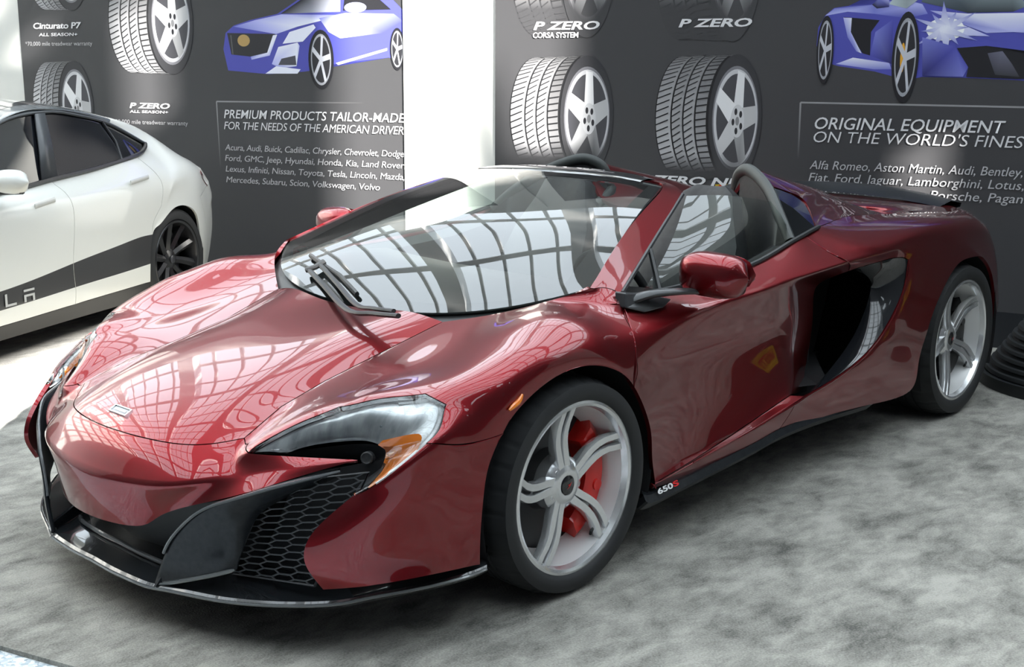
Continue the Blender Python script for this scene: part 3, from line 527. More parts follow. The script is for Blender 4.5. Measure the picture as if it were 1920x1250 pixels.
def panels(data, ref, parent, mats, gap=.0018, lip=.014, rename={}, labels={}, flip=None):
    DV, DF, DP, names = data; out = {}
    keys = []
    for pn, side in names:
        k = (pn.split('|')[0], side)
        if k not in keys: keys.append(k)
    for pn, side in keys:
        base = {i: (0 if n == pn else 1) for i, (n, sd) in enumerate(names) if n.split('|')[0] == pn and sd == side}
        fs = [f for f, p in zip(DF, DP) if p in base]; fmi = [base[p] for p in DP if p in base]
        if not fs: continue
        ids = sorted({k for f in fs for k in f}); mp = {k: i for i, k in enumerate(ids)}
        bm = bmesh.new(); vs = [bm.verts.new(DV[k]) for k in ids]
        for f, mi in zip(fs, fmi):
            try: bm.faces.new([vs[mp[k]] for k in f]).material_index = mi
            except ValueError: pass
        bm.verts.ensure_lookup_table()
        bmesh.ops.recalc_face_normals(bm, faces=bm.faces)
        # each island outward
        seen = set()
        for f0 in list(bm.faces):
            if f0 in seen: continue
            st = [f0]; seen.add(f0); isl = []
            while st:
                f = st.pop(); isl.append(f)
                for e in f.edges:
                    for g in e.link_faces:
                        if g not in seen: seen.add(g); st.append(g)
            r = Vector(ref)
            sm = sum((f.normal.dot(f.calc_center_median()-r))*f.calc_area() for f in isl)
            if sm < 0: bmesh.ops.reverse_faces(bm, faces=isl)
        bm.normal_update()
        be = [e for e in bm.edges if len(e.link_faces) == 1]; bv = {v for e in be for v in e.verts}
        nrm = {v: v.normal.copy() for v in bv}; mv = {}
        for v in bv:
            c = Vector()
            for f in v.link_faces: c += (f.calc_center_median()-v.co).normalized()
            c -= nrm[v]*c.dot(nrm[v])
            mv[v] = c.normalized()*gap if c.length > 1e-6 else Vector()
        for v in bv: v.co += mv[v]
        low = {v: bm.verts.new(v.co-nrm[v]*lip-mv[v]*-.3) for v in bv}
        for e in be:
            a, b = e.verts; f = e.link_faces[0]
            lv = [l.vert for l in f.loops]; i = lv.index(a)
            if lv[(i+1) % len(lv)] == b: a, b = b, a
            try: bm.faces.new((a, b, low[b], low[a]))
            except ValueError: pass
            e.smooth = False
        for f in bm.faces: f.smooth = True
        nm = rename.get(pn, pn); me = bpy.data.meshes.new(nm); bm.to_mesh(me); bm.free()
        me.materials.append(mats.get(pn, mats['*']))
        if pn+'|stripe' in mats: me.materials.append(mats[pn+'|stripe'])
        o = bpy.data.objects.new(nm, me); COL.objects.link(o); o.parent = parent
        out[(pn, side)] = o
    return out
lens_glass = thin_glass('lens_glass', (.93, .95, .95), 1.0, 1.5)
car_dense = subdivided(CAR_V, CAR_F, CAR_C, fair=500)
CARP = panels(car_dense, (-.9, 0, .35), CAR, {'*': paint, 'headlight_lens': lens_glass, 'intake_blade': black_gloss})

# ---------------- red car: lamps, nose, splitter, intake, glass
def V3(*a): return Vector(a)
def mir(p): return Vector((p[0], -p[1], p[2]))
def both(fn):
    # builds a part on each side of the car
    for sy in (1, -1): fn((lambda p, sy=sy: Vector((p[0], p[1]*sy, p[2]))), sy)
lamp_silver = noise_mix(mat('lamp_reflector', (.5, .52, .53), .25, metal=.5), (.50, .52, .53), (.86, .88, .88), 14, stretch=(1, 3, 1))
orange = mat('orange_lamp', (.85, .22, .02), .25, coat=1.)
white_light = mat('daylight_strip', (.88, .9, .9), .3, coat=1.)
chrome = mat('chrome', (.85, .86, .87), .08, metal=1.)
def lamp_patch(sel, off, side, inset=0.):
    DV, DF, DP, names = car_dense
    pid = names.index(('headlight_lens', side)); fs = [f for f, p in zip(DF, DP) if p == pid]
    nr = {}
    for f in fs:
        n = (DV[f[1]]-DV[f[0]]).cross(DV[f[2]]-DV[f[1]]); 
        if n.x+n.z < 0: n = -n
        for k in f: nr[k] = nr.get(k, Vector())+n
    m = MB(); ids = {}
    for f in fs:
        c = sum((DV[k] for k in f), Vector())/len(f)
        if not sel(Vector((c.x, abs(c.y), c.z))): continue
        q = []
        for k in f:
            if k not in ids: ids[k] = m.vert(DV[k]-nr[k].normalized()*off)
            q.append(ids[k])
        m.face(q)
    return m
LA, LB = V3(0.6040, 0.7900, 0.5350), V3(0.5550, 0.8900, 0.5720)
def is_orange(c): return c.x < 10 and (c-V3(0.5970, 0.8300, 0.5350)).length < .075 and c.z < .60
def is_tail(c): return c.z < .555 and c.y > .78
for side in (0, 1):
    lamp_patch(lambda c: True, .02, side).build('headlight_bowl', lamp_silver, CAR, smooth=True, angle=80)
def lamp_bits(T, sy):
    m = MB()
    drl = [(0.5380, 0.7600, 0.6510), (0.4840, 0.8000, 0.6540), (0.4690, 0.8350, 0.6500), (0.4790, 0.8600, 0.6310), (0.5130, 0.8750, 0.5960), (0.5540, 0.8800, 0.5680), (0.5980, 0.8720, 0.5400), (0.6420, 0.8600, 0.5140), (0.6840, 0.8350, 0.4840)]
    pts = [T(Vector(p)+Vector((-.018, -.010, -.008))) for p in drl]
    m.tube(crom(pts, 5), [.004]*4+[.009]*(len(crom(pts, 5))-8)+[.004]*4, 8, up=(0, 0, 1)); m.build('daylight_strip', white_light, CAR, smooth=True)
    for c, r in (((0.5950, 0.7350, 0.6080), .036),):
        m = MB(); c = T(Vector(c)+Vector((-.035, -.005, -.025))); ax = T((.62, .5, .35)).normalized()
        M = Matrix.Translation(c) @ ax.to_track_quat('Y', 'Z').to_matrix().to_4x4()
        m.lathe([(-.03, r*.8), (.0, r), (.012, r*.98), (.012, r*.86)], 28, M); m.build('lamp_ring', chrome, CAR, smooth=True)
        m = MB(); m.lathe([(.004, r*.86), (.014, r*.7), (.021, r*.4), (.024, .0005)], 28, M); m.build('lamp_projector', mat('projector_glass', (.20, .23, .25), .05, coat=1.), CAR, smooth=True)
    m = MB(); a = crom([T(Vector(p)+V3(-.012, -.008, -.004)) for p in ((0.6130, 0.7850, 0.5710), (0.5640, 0.8700, 0.5960), (0.5700, 0.8780, 0.5640), (0.5970, 0.8680, 0.5360), (0.6380, 0.8550, 0.5090), (0.6940, 0.8260, 0.4720))], 5)
    b = crom([T(Vector(p)+V3(-.012, -.008, -.004)) for p in ((0.6200, 0.7750, 0.5580), (0.6090, 0.7900, 0.5460), (0.6070, 0.8000, 0.5290), (0.6210, 0.8050, 0.5110), (0.6460, 0.8100, 0.4930), (0.6940, 0.8180, 0.4710))], 5)
    m.grid([[p.lerp(q, t) for p, q in zip(a, b)] for t in (0, .33, .66, 1)]); m.build('turn_signal', orange, CAR, smooth=True, angle=80)
    # recess of black mesh around the red blade
    up = [(0.8220, 0.5000, 0.5210), (0.7520, 0.5650, 0.5250), (0.6930, 0.6200, 0.5350), (0.6430, 0.6850, 0.5470), (0.6150, 0.7400, 0.5530), (0.6010, 0.7680, 0.5440), (0.6010, 0.7800, 0.5230), (0.6440, 0.7950, 0.4880), (0.7180, 0.7920, 0.4510)]
    lo = [(0.8180, 0.5000, 0.5110), (0.7420, 0.5600, 0.4980), (0.6930, 0.6100, 0.4920), (0.6480, 0.6650, 0.4910), (0.6330, 0.6900, 0.4870), (0.6350, 0.7100, 0.4860), (0.6440, 0.7200, 0.4780), (0.6670, 0.7300, 0.4640), (0.7070, 0.7350, 0.4390)]
    a = crom([T(Vector(p)+V3(-.012, 0, -.004)) for p in up], 5); b = crom([T(Vector(p)+V3(-.05, 0, -.0)) for p in lo], 5)
    m = MB(); m.grid([[p.lerp(q, t) for p, q in zip(a, b)] for t in (0, .15, .5, 1)])
    m.build('lamp_recess', mat('recess_grey', (.035, .037, .04), .5), CAR, smooth=True, angle=80)
    m = MB(); c = T(Vector((0.6320, 0.7550, 0.5220))+V3(.004, .0, .0)); ax = T((.8, .5, .2)).normalized()
    M = Matrix.Translation(c) @ ax.to_track_quat('Y', 'Z').to_matrix().to_4x4()
    m.lathe([(-.02, .017), (.002, .017), (.004, .014), (.002, .011), (.003, .0005)], 24, M); m.build('parking_sensor', black_matt, CAR, smooth=True)
    # carbon vane beside the centre opening
    tp = [(0.6900, 0.7160, 0.4880), (0.7450, 0.6840, 0.4780), (0.8300, 0.6230, 0.4570), (0.8930, 0.5310, 0.4190), (0.9250, 0.4680, 0.3910), (0.9500, 0.4140, 0.3520), (0.9720, 0.3470, 0.2800), (0.9850, 0.3110, 0.2100), (0.9900, 0.2750, 0.1370)]
    bt = [(0.6750, 0.6880, 0.4660), (0.7150, 0.6490, 0.4420), (0.7750, 0.5990, 0.4140), (0.8200, 0.5520, 0.3750), (0.8380, 0.5350, 0.3450), (0.8500, 0.5230, 0.3130), (0.8680, 0.5180, 0.2710), (0.8800, 0.5160, 0.2450), (0.8850, 0.5120, 0.2180)]
    A = crom([T(p) for p in tp], 5); B = crom([T(p) for p in bt], 5); m = MB()
    m.grid([[p.lerp(q, t)+Vector((.012*sin(pi*t), 0, 0)) for p, q in zip(A, B)] for t in (0, .05, .25, .5, .75, 1)])
    m.build('bumper_vane', carbon, CAR, smooth=True, angle=60, solid=.012)
    m = MB(); m.tube([p+Vector((.004, 0, .003)) for p in A[:34]], .0045, 6); m.build('vane_edge_trim', mat('grey_trim', (.10, .105, .11), .25, coat=.5), CAR, smooth=True)
    # honeycomb grille behind the side opening
    TL, TR, BL, BR = (T(V3(*p)) for p in ((0.8000, 0.5540, 0.4470), (0.6700, 0.8030, 0.5030), (0.8450, 0.4330, 0.1720), (0.7650, 0.6880, 0.1890)))
    def G(u, v): return TL.lerp(TR, u).lerp(BL.lerp(BR, u), v)
    m = MB(); a_ = .135; h_ = .072
    for i in range(8):
        for j in range(-1, 16):
            cx, cy = 1.5*a_*i, h_*(j+.5*(i % 2))
            P = [(cx+a_/2, cy-h_/2), (cx-a_/2, cy-h_/2), (cx-a_, cy), (cx-a_/2, cy+h_/2)]
            for q0, q1 in zip(P, P[1:]):
                c0 = [min(max(x, 0), 1) for x in q0]; c1 = [min(max(x, 0), 1) for x in q1]
                if (Vector(c0)-Vector(c1)).length > .01: m.tube([G(*c0), G(*c1)], .0024, 5, caps=False)
    m.tube([TL, TR, BR, BL], .004, 6, closed=True)
    m.build('mesh_grille', mat('grille_black', (.05, .052, .055), .35), CAR, smooth=True)
    m = MB(); o = Vector((-.09, -.0, -.0)); m.poly([TL+o, TR+o+T((0, .03, .03)), BR+o+T((0, .03, -.02)), BL+o]); m.build('grille_backing', dark_void, CAR)
    # orange side marker on the wing
    m = MB(); ps = crom([T(Vector(p)+V3(.003, .004, 0)) for p in ((0.2460, 0.9420, 0.6550), (0.2590, 0.9420, 0.6390), (0.2800, 0.9420, 0.6290), (0.2970, 0.9410, 0.6200))], 4)
    m.tube(ps, [.003+.005*sin(pi*k/(len(ps)-1)) for k in range(len(ps))], 8); m.build('side_marker', orange, CAR, smooth=True)
both(lamp_bits)
# centre opening backing
m = MB(); rows = []
for t in (0, .3, .6, 1.):
    rows.append([Vector((.90-.06*abs(y)/.45-.02*t, y, .40-.26*t)) for y in (-.42, -.32, -.16, 0, .16, .32, .42)])
m.grid(rows); m.build('centre_grille_backing', mat('slate_plastic', (.016, .018, .02), .5), CAR, smooth=True)
# front splitter
SO = [(1.024, 0, .137), (1.026, .109, .137), (1.018, .235, .137), (1.004, .285, .134), (.985, .335, .135), (.926, .50, .137), (.845, .632, .139), (.752, .745, .147), (.665, .80, .156), (.543, .878, .170), (.44, .93, .184), (.385, .945, .192)]
so = crom(SO, 5); full = [mir(p) for p in so[:0:-1]]+so
m = MB()
def inn(p, k, dz): c = Vector((.1, p.y*.72, p.z)); d = (c-p).normalized(); return p+d*k+Vector((0, 0, dz))
m.grid([[p for p in full], [inn(p, .012, .010) for p in full], [inn(p, .06, .012) for p in full], [inn(p, .13, .030) for p in full], [inn(p, .20, .035) for p in full], [inn(p, .2, -.015) for p in full], [inn(p, .02, -.014) for p in full]], wrap_v=True)
m.build('front_splitter', mat('splitter_carbon', (.016, .018, .02), .2, coat=1., coat_rough=.03), CAR, smooth=True, angle=35)
m = MB(); ps = [inn(p, .095, .028) for p in full if abs(p.y) < .30]
m.tube(ps, .007, 8); highlight_m = mat('splitter_highlight', (.22, .23, .23), .18, metal=.5, coat=1.)
m.build('splitter_lip', mat('grey_trim', (.1, .1, .1), .25, coat=.5), CAR, smooth=True)
m = MB(); m.tube([p+Vector((.001, 0, .003)) for p in full], .0045, 6); m.build('splitter_highlight', highlight_m, CAR, smooth=True)  # silver bead draws the highlight along the splitter rim
def strake(T, sy):
    m = MB(); m.tube(crom([T(p) for p in ((0.9900, 0.2780, 0.1380), (0.9600, 0.3770, 0.1710), (0.9200, 0.4570, 0.1980), (0.8880, 0.5090, 0.2180))], 5), [.004, *[.006]*13, .005, .003][:16], 8); m.build('vane_highlight', highlight_m, CAR, smooth=True)  # silver tube added as the highlight at the vane base
    m = MB(); a = Vector((1.0, .29, .137)); b = Vector((.86, .335, .165)); c = Vector((.86, .345, .20)); d = Vector((.985, .30, .165))
    m.v += [tuple(T(p+V3(0, e, 0))) for e in (-.004, .004) for p in (a, b, c, d)]
    for q in ((0, 1, 2, 3), (7, 6, 5, 4), (0, 1, 5, 4), (1, 2, 6, 5), (2, 3, 7, 6), (3, 0, 4, 7)): m.face(q)
    m.build('splitter_strake', carbon, CAR, fix=True)
    # carbon sill blade along the bottom of the flank
    o = [((-0.3250, 0.9350, 0.2190)), ((-0.3480, 0.9500, 0.1920)), ((-0.5430, 0.9500, 0.2010)), ((-0.7560, 0.9480, 0.2120)), ((-0.9660, 0.9450, 0.2230)), ((-1.1530, 0.9450, 0.2390)), ((-1.4370, 0.9300, 0.2310)), (-1.9, .91, .20)]
    p = crom([T(x) for x in o], 5); m = MB()
    up = [q+T((.0, -.012, .022)) for q in p]; dn = [q+T((0, -.03, -.03)) for q in p]; ins = [q+T((0, -.16, -.03)) for q in p]
    m.grid([[q+T((0, -.14, .03)) for q in p], up, p, dn, ins], wrap_v=False); m.build('carbon_sill', carbon, CAR, smooth=True, angle=25)
both(strake)
# nose badge: chrome framed parallelogram
def nose_badge():
    c0 = V3(0.8990, 0.0000, 0.5460); ex = (V3(0.8970, 0.0520, 0.5470)-V3(0.9010, -0.0520, 0.5460)); 
    hn = Vector((-.31, 0, .95)).normalized(); ey = Vector((.95, 0, -.31)).normalized(); ex = Vector((0, 1, 0))
    c = Vector((.906, 0, .557)); nn = Vector((.31, 0, .95)).normalized(); ey = Vector((.95, 0, -.31))
    def P(a, b, h): return c+ex*a+ey*b+nn*h
    def ring(w, h_, sk): return [(-w-sk, -h_), (w-sk, -h_), (w+sk, h_), (-w+sk, h_)]
    m = MB(); m.grid([[P(a, b, z) for a, b in r] for r, z in ((ring(.045, .016, .005), -.008), (ring(.045, .016, .005), .003), (ring(.040, .012, .004), .003), (ring(.040, .012, .004), .0005))], wrap_u=True)
    m.build('nose_badge', chrome, CAR)
    m = MB(); m.poly([P(a, b, .0008) for a, b in ring(.040, .012, .004)]); m.build('badge_field', mat('badge_black', (.01, .01, .012), .2, coat=1), CAR)
    m = MB(); m.poly([P(a, b+.0, .0016) for a, b in ring(.029, .0038, .002)]); m.build('badge_lettering', mat('badge_silver', (.8, .8, .8), .3, metal=.6), CAR)
nose_badge()
# side intake: cavity behind the blade and the door end
def intake(T, sy):
    m = MB()
    a = [T(p) for p in ((-1.30, .86, .80), (-1.75, .86, .82), (-2.08, .87, .80))]
    b = [T(p) for p in ((-1.32, .845, .36), (-1.45, .90, .36), (-1.50, .91, .37))]
    bk = [T(p) for p in ((-1.55, .55, .78), (-1.9, .55, .78), (-2.1, .6, .78))]; bb = [T(p) for p in ((-1.5, .55, .36), (-1.75, .55, .36), (-1.95, .6, .36))]
    m.grid([a, bk, bb, b]); m.build('intake_cavity', dark_void, CAR)
both(intake)
# ---------------- wheel arch liners and underbody
def liner(cx, cz, r, y0, y1, a0, a1):
    def f(T, sy):
        m = MB(); A = [radians(a0+(a1-a0)*k/28) for k in range(29)]
        m.grid([[T((cx+r*cos(a), y, cz+r*sin(a))) for a in A] for y in (y1, y0)])
        c = m.vert(T((cx, y0, cz))); 
        ids = [m.vert(T((cx+r*cos(a), y0, cz+r*sin(a)))) for a in A]
        for i in range(28): m.face((c, ids[i], ids[i+1]))
        m.build('arch_liner', mat('liner_black', (.012, .012, .013), .8), CAR, smooth=True)
    both(f)
liner(0, .3236, .378, .45, .925, -22, 200); liner(-2.67, .3455, .40, .45, .925, -25, 205)
m = MB(); m.box((-1.30, 0, .21), (1.7, 1.66, .08)); m.box((-.2, 0, .21), (2.0, .88, .12)); m.box((-2.6, 0, .22), (1.5, .88, .12)); m.build('underbody', dark_void, CAR)

def sill_text():
    cu = bpy.data.curves.new('txt', 'FONT'); o0 = Vector((-0.3810, 0.9480, 0.2050)); e = (Vector((-0.4950, 0.9460, 0.2090))-o0); wdt = e.length; ex = e.normalized(); ey = Vector((0, -.45, .9)).normalized(); nn = ex.cross(ey).normalized()
    if nn.y < 0: nn = -nn
    for body, x0, x1, mt in (('650', 0, .72, mat('sill_white', (.75, .75, .75), .5)), ('S', .74, 1., mat('sill_red', (.7, .02, .02), .5))):
        cu = bpy.data.curves.new('txt', 'FONT'); cu.body = body; cu.size = 1; cu.offset = .03; o = bpy.data.objects.new('txt', cu); COL.objects.link(o); bpy.context.view_layer.update()
        me = bpy.data.meshes.new_from_object(o.evaluated_get(bpy.context.evaluated_depsgraph_get())); bpy.data.objects.remove(o); bpy.data.curves.remove(cu)
        xs = [v.co.x for v in me.vertices]; a, b = min(xs), max(xs)
        for v in me.vertices:
            f = x0+(v.co.x-a)/(b-a)*(x1-x0); v.co = o0+ex*(f*wdt)+ey*(v.co.y/.72*.017+.004)+nn*.006
        me.materials.clear(); me.materials.append(mt); q = bpy.data.objects.new('sill_lettering', me); COL.objects.link(q); q.parent = CAR
sill_text()
def bead(names, r, off=(0, .001, 0)):  # beads added along panel edges to catch a line of highlight
    def f(T, sy):
        m = MB(); ps = crom([T(Vector(CAR_V[CAR_N[k]])+Vector(off)) for k in names], 6); n = len(ps)
        m.tube(ps, [r*(.35+.65*min(1, 4*k/n, 4*(n-1-k)/n)) for k in range(n)], 6); m.build('highlight_bead', paint, CAR, smooth=True)
    both(f)
bead(['V5', 'V4', 'V3', 'V2', 'V1', 'V0', 'q3', 'q2', 'q1'], .0055); bead(['D4', 'D3', 'D2', 'D1', 'D0'], .0028); bead(['Wc', 'X4', 'Y4', 'H4'], .0028); bead(['A3', 'R0', 'Q0', 'T7'], .0022)

# ---------------- wheels
tyre_m = mat('tyre_rubber', (.020, .021, .022), .62)
alloy = mat('alloy_silver', (.72, .73, .74), .22, metal=.75, coat=.5, coat_rough=.06)
barrel_m = mat('alloy_barrel', (.78, .78, .77), .35, metal=.35)
disc_m = mat('brake_disc', (.055, .056, .058), .45, metal=.4)
red_cal = mat('red_caliper', (.75, .02, .015), .35, coat=.5)
def wheel(parent, c, r, rr, width, phi, ny, side, face_depth, steer=0., cal_m=None):
    # c: wheel centre on the outer rim face plane; side=+1 near; local y outwards
    root = Matrix.Translation(Vector(c)) @ Matrix.Rotation(steer, 4, 'Z') @ Matrix.Diagonal((1, side, 1, 1))
    T = lambda p: root @ Vector(p)
    # tyre: outline in (y, radius)
    w = width; sw = r-rr
    pr = [(-.012, rr-.004), (.004, rr+.004), (.012, rr+.25*sw), (.014, rr+.5*sw), (.008, rr+.78*sw), (-.012, r-.012), (-.034, r-.002), (-.06, r)]
    tread = []
    ng = 4; y0, y1 = -.06, -w+.06
    for k in range(ng):
        yc = y0+(y1-y0)*(k+.7)/(ng+.4); tread += [(yc+.007, r), (yc+.004, r-.008), (yc-.004, r-.008), (yc-.007, r)]
    pr2 = [(-w+.06, r), (-w+.03, r-.002), (-w+.012, r-.012), (-w-.004, rr+.6*sw), (-w+.004, rr+.004)]
    m = MB(); PF_ = pr+tread+pr2; N_ = 240; rows = []
    for i_, (a_, r_) in enumerate(PF_):
        row = []
        for k in range(N_):
            th = 2*pi*k/N_; q = r_-(.004 if (k % 8 == 0 and (5 <= i_ <= 8)) else 0); row.append(root @ Vector((q*cos(th), a_, q*sin(th))))
        rows.append(row)
    m.grid(rows, wrap_u=True)
    rim = MB()
    # barrel and lip
    rim.mi = 2; rim.lathe([(-w+.01, rr-.004), (-w+.01, rr-.016), (-.11, rr-.05)], 72, root); rim.mi = 1; rim.lathe([(-.11, rr-.05), (-.06, rr-.03), (-.02, rr-.020)], 72, root); rim.mi = 0
    rim.lathe([(-.02, rr-.020), (.0, rr-.014), (.004, rr-.006), (.002, rr+.002), (-.01, rr+.003)], 72, root)
    R0 = rr-.012; d = face_depth
    # split five spokes: two arms and a shallow web between them
    def arm(ang, o0, o1, w0, w1):
        rows = []
        for k in range(9):
            t = k/8; rad = .030+(R0-.030)*t
            off = o0+(o1-o0)*min(1, max(0, (t-.12)/.75))**1.0
            hw = w0+(w1-w0)*t
            y = -d+(d-.012)*(t**1.7)*.95; th = .034-.010*t
            bend = ang-.16*sin(pi*min(t*1.05, 1))*ny
            ca, sa = cos(bend), sin(bend)
            def P(rad, o, y): return T((rad*ca-o*sa, y, rad*sa+o*ca))
            rows.append([P(rad, off-hw, y-.012), P(rad, off-hw*.72, y), P(rad, off+hw*.72, y), P(rad, off+hw, y-.012), P(rad, off+hw*.8, y-th), P(rad, off-hw*.8, y-th)])
        rim.grid(rows, wrap_u=True)
    for k in range(5):
        a = phi+2*pi*k/5
        arm(a, .0125, .0195, .0155, .0135); arm(a, -.0125, -.0195, .0155, .0135)
        # web in the root of the slot
        rows = []
        for i in range(6):
            t = i/5*.55; rad = .03+(R0-.03)*t; y = -d+(d-.012)*(t**1.7)*.95-.016; bend = a-.16*sin(pi*min(t*1.05, 1))*ny; ca, sa = cos(bend), sin(bend)
            rows.append([T((rad*ca-o*sa, y, rad*sa+o*ca)) for o in (-.022, .022)])
        rim.grid(rows)
    rim.lathe([(-d-.06, .084), (-d-.016, .083), (-d-.004, .070), (-d+.004, .050), (-d+.008, .036), (-d+.006, .030), (-d+.0, .028), (-d, .0005)], 40, root)
    ro = rim.build('wheel_rim', [alloy, barrel_m, mat('barrel_dark', (.06, .06, .062), .5)], parent, smooth=True, angle=38)
    m.build('tyre', tyre_m, ro, smooth=True, angle=50)
    m2 = MB(); m2.lathe([(-d, .0275), (-d+.008, .0275), (-d+.010, .024), (-d+.011, .0005)], 28, root); cap = m2.build('hub_cap', mat('cap_black', (.012, .012, .014), .25, coat=.8), ro, smooth=True)
    m2 = MB(); y = -d+.0125
    sw_ = [(-.010, -.009), (.004, -.002), (.011, .010), (.003, .004), (-.006, .004), (.000, -.001)]
    m2.poly([T((-x, y, z)) for x, z in sw_]); m2.build('cap_emblem', mat('emblem_red', (.6, .02, .02), .4), ro)
    for k in range(5):
        a = phi+2*pi*(k+.5)/5-.05; p = Vector((.056*cos(a), 0, .056*sin(a))); m3 = MB()
        M = root @ Matrix.Translation(p)
        m3.lathe([(-d-.014, .0125), (-d-.004, .0125), (-d-.001, .010), (-d-.004, .008), (-d-.003, .0005)], 14, M); m3.build('lug_bolt', mat('bolt_steel', (.5, .5, .51), .3, metal=.9), ro, smooth=True)
    a = phi+radians(150); m3 = MB(); m3.tube([T((rr*.90*cos(a), -.05, rr*.90*sin(a))), T((rr*.80*cos(a), -.035, rr*.80*sin(a)))], .005, 8); m3.build('tyre_valve', black_matt, ro, smooth=True)
    # disc and caliper stay with the car
    dr = rr*.83; yd = -d-.085; m4 = MB(); m4.lathe([(yd-.03, dr), (yd, dr), (yd, .095), (yd+.03, .085), (yd+.03, .0005)], 56, root); dm = m4.build('brake_disc', disc_m, parent, smooth=True, angle=30)
    m5 = MB()
    rows = []
    for i in range(13):
        a = radians(134+112*i/12); e = .5+.5*min(1, min(i, 12-i)/2.0)
        yy = yd+.050
        rows.append([T((q*cos(a), y_, q*sin(a))) for q, y_ in ((dr*.60+.02*(1-e), yy-.05), (dr*.62+.02*(1-e), yy*1.0), (dr*.72, yy+.012), (dr*.92, yy+.012), (dr*1.02, yy-.004), (dr*1.05, yy-.08), (dr*.7, yy-.08))])
    m5.grid(rows, wrap_u=True); m5.poly(rows[0]); m5.poly(rows[-1][::-1]); cal = m5.build('brake_caliper', cal_m or red_cal, parent, smooth=True, angle=35)
    for i in range(2):
        m6 = MB(); a = radians(165+30*i); m6.tube([T((dr*.82*cos(a), yd+.055, dr*.82*sin(a))), T((dr*.82*cos(a), yd+.068, dr*.82*sin(a)))], .018, 14)
        m6.build('caliper_piston_boss', cal_m or red_cal, cal, smooth=True, angle=40)
    # inner barrel closing disc
    m7 = MB(); m7.lathe([(-w+.015, rr-.02), (-w+.02, .03), (-w+.02, .0005)], 32, root); m7.build('hub_backing', dark_void, parent, smooth=True)
    return ro
PF = radians(86); PR = radians(71)
for sd in (1, -1):
    wheel(CAR, (0, .934*sd, .3242), .3236, .257, .235, PF, 1, sd, .040)
    wheel(CAR, (-2.67, .930*sd, .3461), .3455, .270, .305, PR, 1, sd, .050, cal_m=disc_m)

# ---------------- red car: glass, header, mirrors, wipers, cabin, rear wing
screen_glass = thin_glass('screen_glass', (.80, .86, .84), 1.0, 1.75)
side_glass_m = thin_glass('side_glass', (.72, .80, .77), 1.0, 1.6)
trim_black = mat('trim_black', (.02, .021, .022), .4)
grey_trim2 = mat('hoop_grey', (.055, .062, .06), .5)
leather = noise_mix(mat('black_leather', (.02, .02, .021), .5), (.018, .018, .019), (.028, .028, .03), 40)
bot = [(.05, 0, .742), (.035, .2, .752), (.0, .38, .768), (-.06, .54, .788), (-.155, .68, .826), (-.258, .757, .858)]
top = [(-.962, 0, 1.133), (-.964, .15, 1.133), (-.966, .3, 1.129), (-.968, .42, 1.121), (-.969, .47, 1.116), (-.97, .497, 1.112)]
sid = [(-.258, .757, .858), tuple(CAR_V[CAR_N['pmi']]), (-.97, .497, 1.112)]
def full_curve(c, n): c = crom(c, n); return [mir(p) for p in c[:0:-1]]+c
import numpy as np
def even_fit(c, n=24):
    y = np.array([p[1] for p in c]); A = np.stack([y**0, y**2, y**4], 1); ym = y[-1]
    cx = np.linalg.lstsq(A, np.array([p[0] for p in c]), rcond=None)[0]; cz = np.linalg.lstsq(A, np.array([p[2] for p in c]), rcond=None)[0]
    out = []
    for k in range(-n, n+1):
        t = ym*k/n; q = np.array([1, t*t, t**4]); out.append(Vector((float(q@cx), t, float(q@cz))))
    return out
Bc = even_fit(bot); Tc = even_fit(top); NS = 12
sd_ = crom(sid, NS//2)
def screen(u, v, off=0.):
    i = u*(len(Bc)-1); a = int(min(i, len(Bc)-2)); t = i-a
    b = Bc[a].lerp(Bc[a+1], t); p = Tc[a].lerp(Tc[a+1], t)
    j = v*(len(sd_)-1); k = int(min(j, len(sd_)-2)); s = sd_[k].lerp(sd_[k+1], j-k)
    L, R_ = mir(s), s
    b0, b1, t0, t1 = Bc[0], Bc[-1], Tc[0], Tc[-1]
    c = b.lerp(p, v)+L.lerp(R_, u)-(b0.lerp(b1, u)).lerp(t0.lerp(t1, u), v)
    return c+Vector((.5, 0, .86))*(.022*sin(pi*v)*(4*u*(1-u))**1.0+off)
m = MB(); m.grid([[screen(i/40, j/16) for i in range(41)] for j in range(17)]); WS = m.build('windscreen', screen_glass, CAR, smooth=True, angle=180)
m = MB()
m.grid([[screen(i/40, j*.035, -.006) for i in range(41)] for j in range(3)])
m.grid([[screen(.025*i, j/16, -.006) for i in range(3)] for j in range(17)]); m.grid([[screen(1-.025*i, j/16, -.006) for i in range(3)] for j in range(17)])
m.grid([[screen(i/40, 1-j*.02, -.006) for i in range(41)] for j in range(3)])
m.build('screen_border', trim_black, WS, smooth=True, angle=180)
# scuttle panel between bonnet and glass
m = MB(); m.grid([[Vector((p.x+.05, p.y*.97, p.z-.05)) for p in Bc], [Vector((p.x+.012, p.y*.985, p.z-.022)) for p in Bc], [p+Vector((-.03, 0, -.004)) for p in Bc]]); m.build('scuttle_panel', trim_black, CAR, smooth=True)
# header rail
h0 = full_curve([(-.962, 0, 1.132), (-.964, .15, 1.131), (-.966, .3, 1.127), (-.967, .412, 1.1205)], 6); h1 = full_curve([(-1.045, 0, 1.146), (-1.048, .15, 1.145), (-1.052, .3, 1.137), (-1.05, .412, 1.1215)], 6)
m = MB(); m.grid([[p+Vector((.03, 0, -.015)) for p in h0], [p+Vector((.004, 0, .002)) for p in h0], [p.lerp(q, .5)+Vector((0, 0, .007)) for p, q in zip(h0, h1)], h1, [q+Vector((-.012, 0, -.018)) for q in h1], [q+Vector((.03, 0, -.045)) for q in h1], [p+Vector((.03, 0, -.015)) for p in h0]])
m.build('header_rail', mat('header_black', (.012, .013, .015), .06, coat=1.), CAR, smooth=True, angle=60)
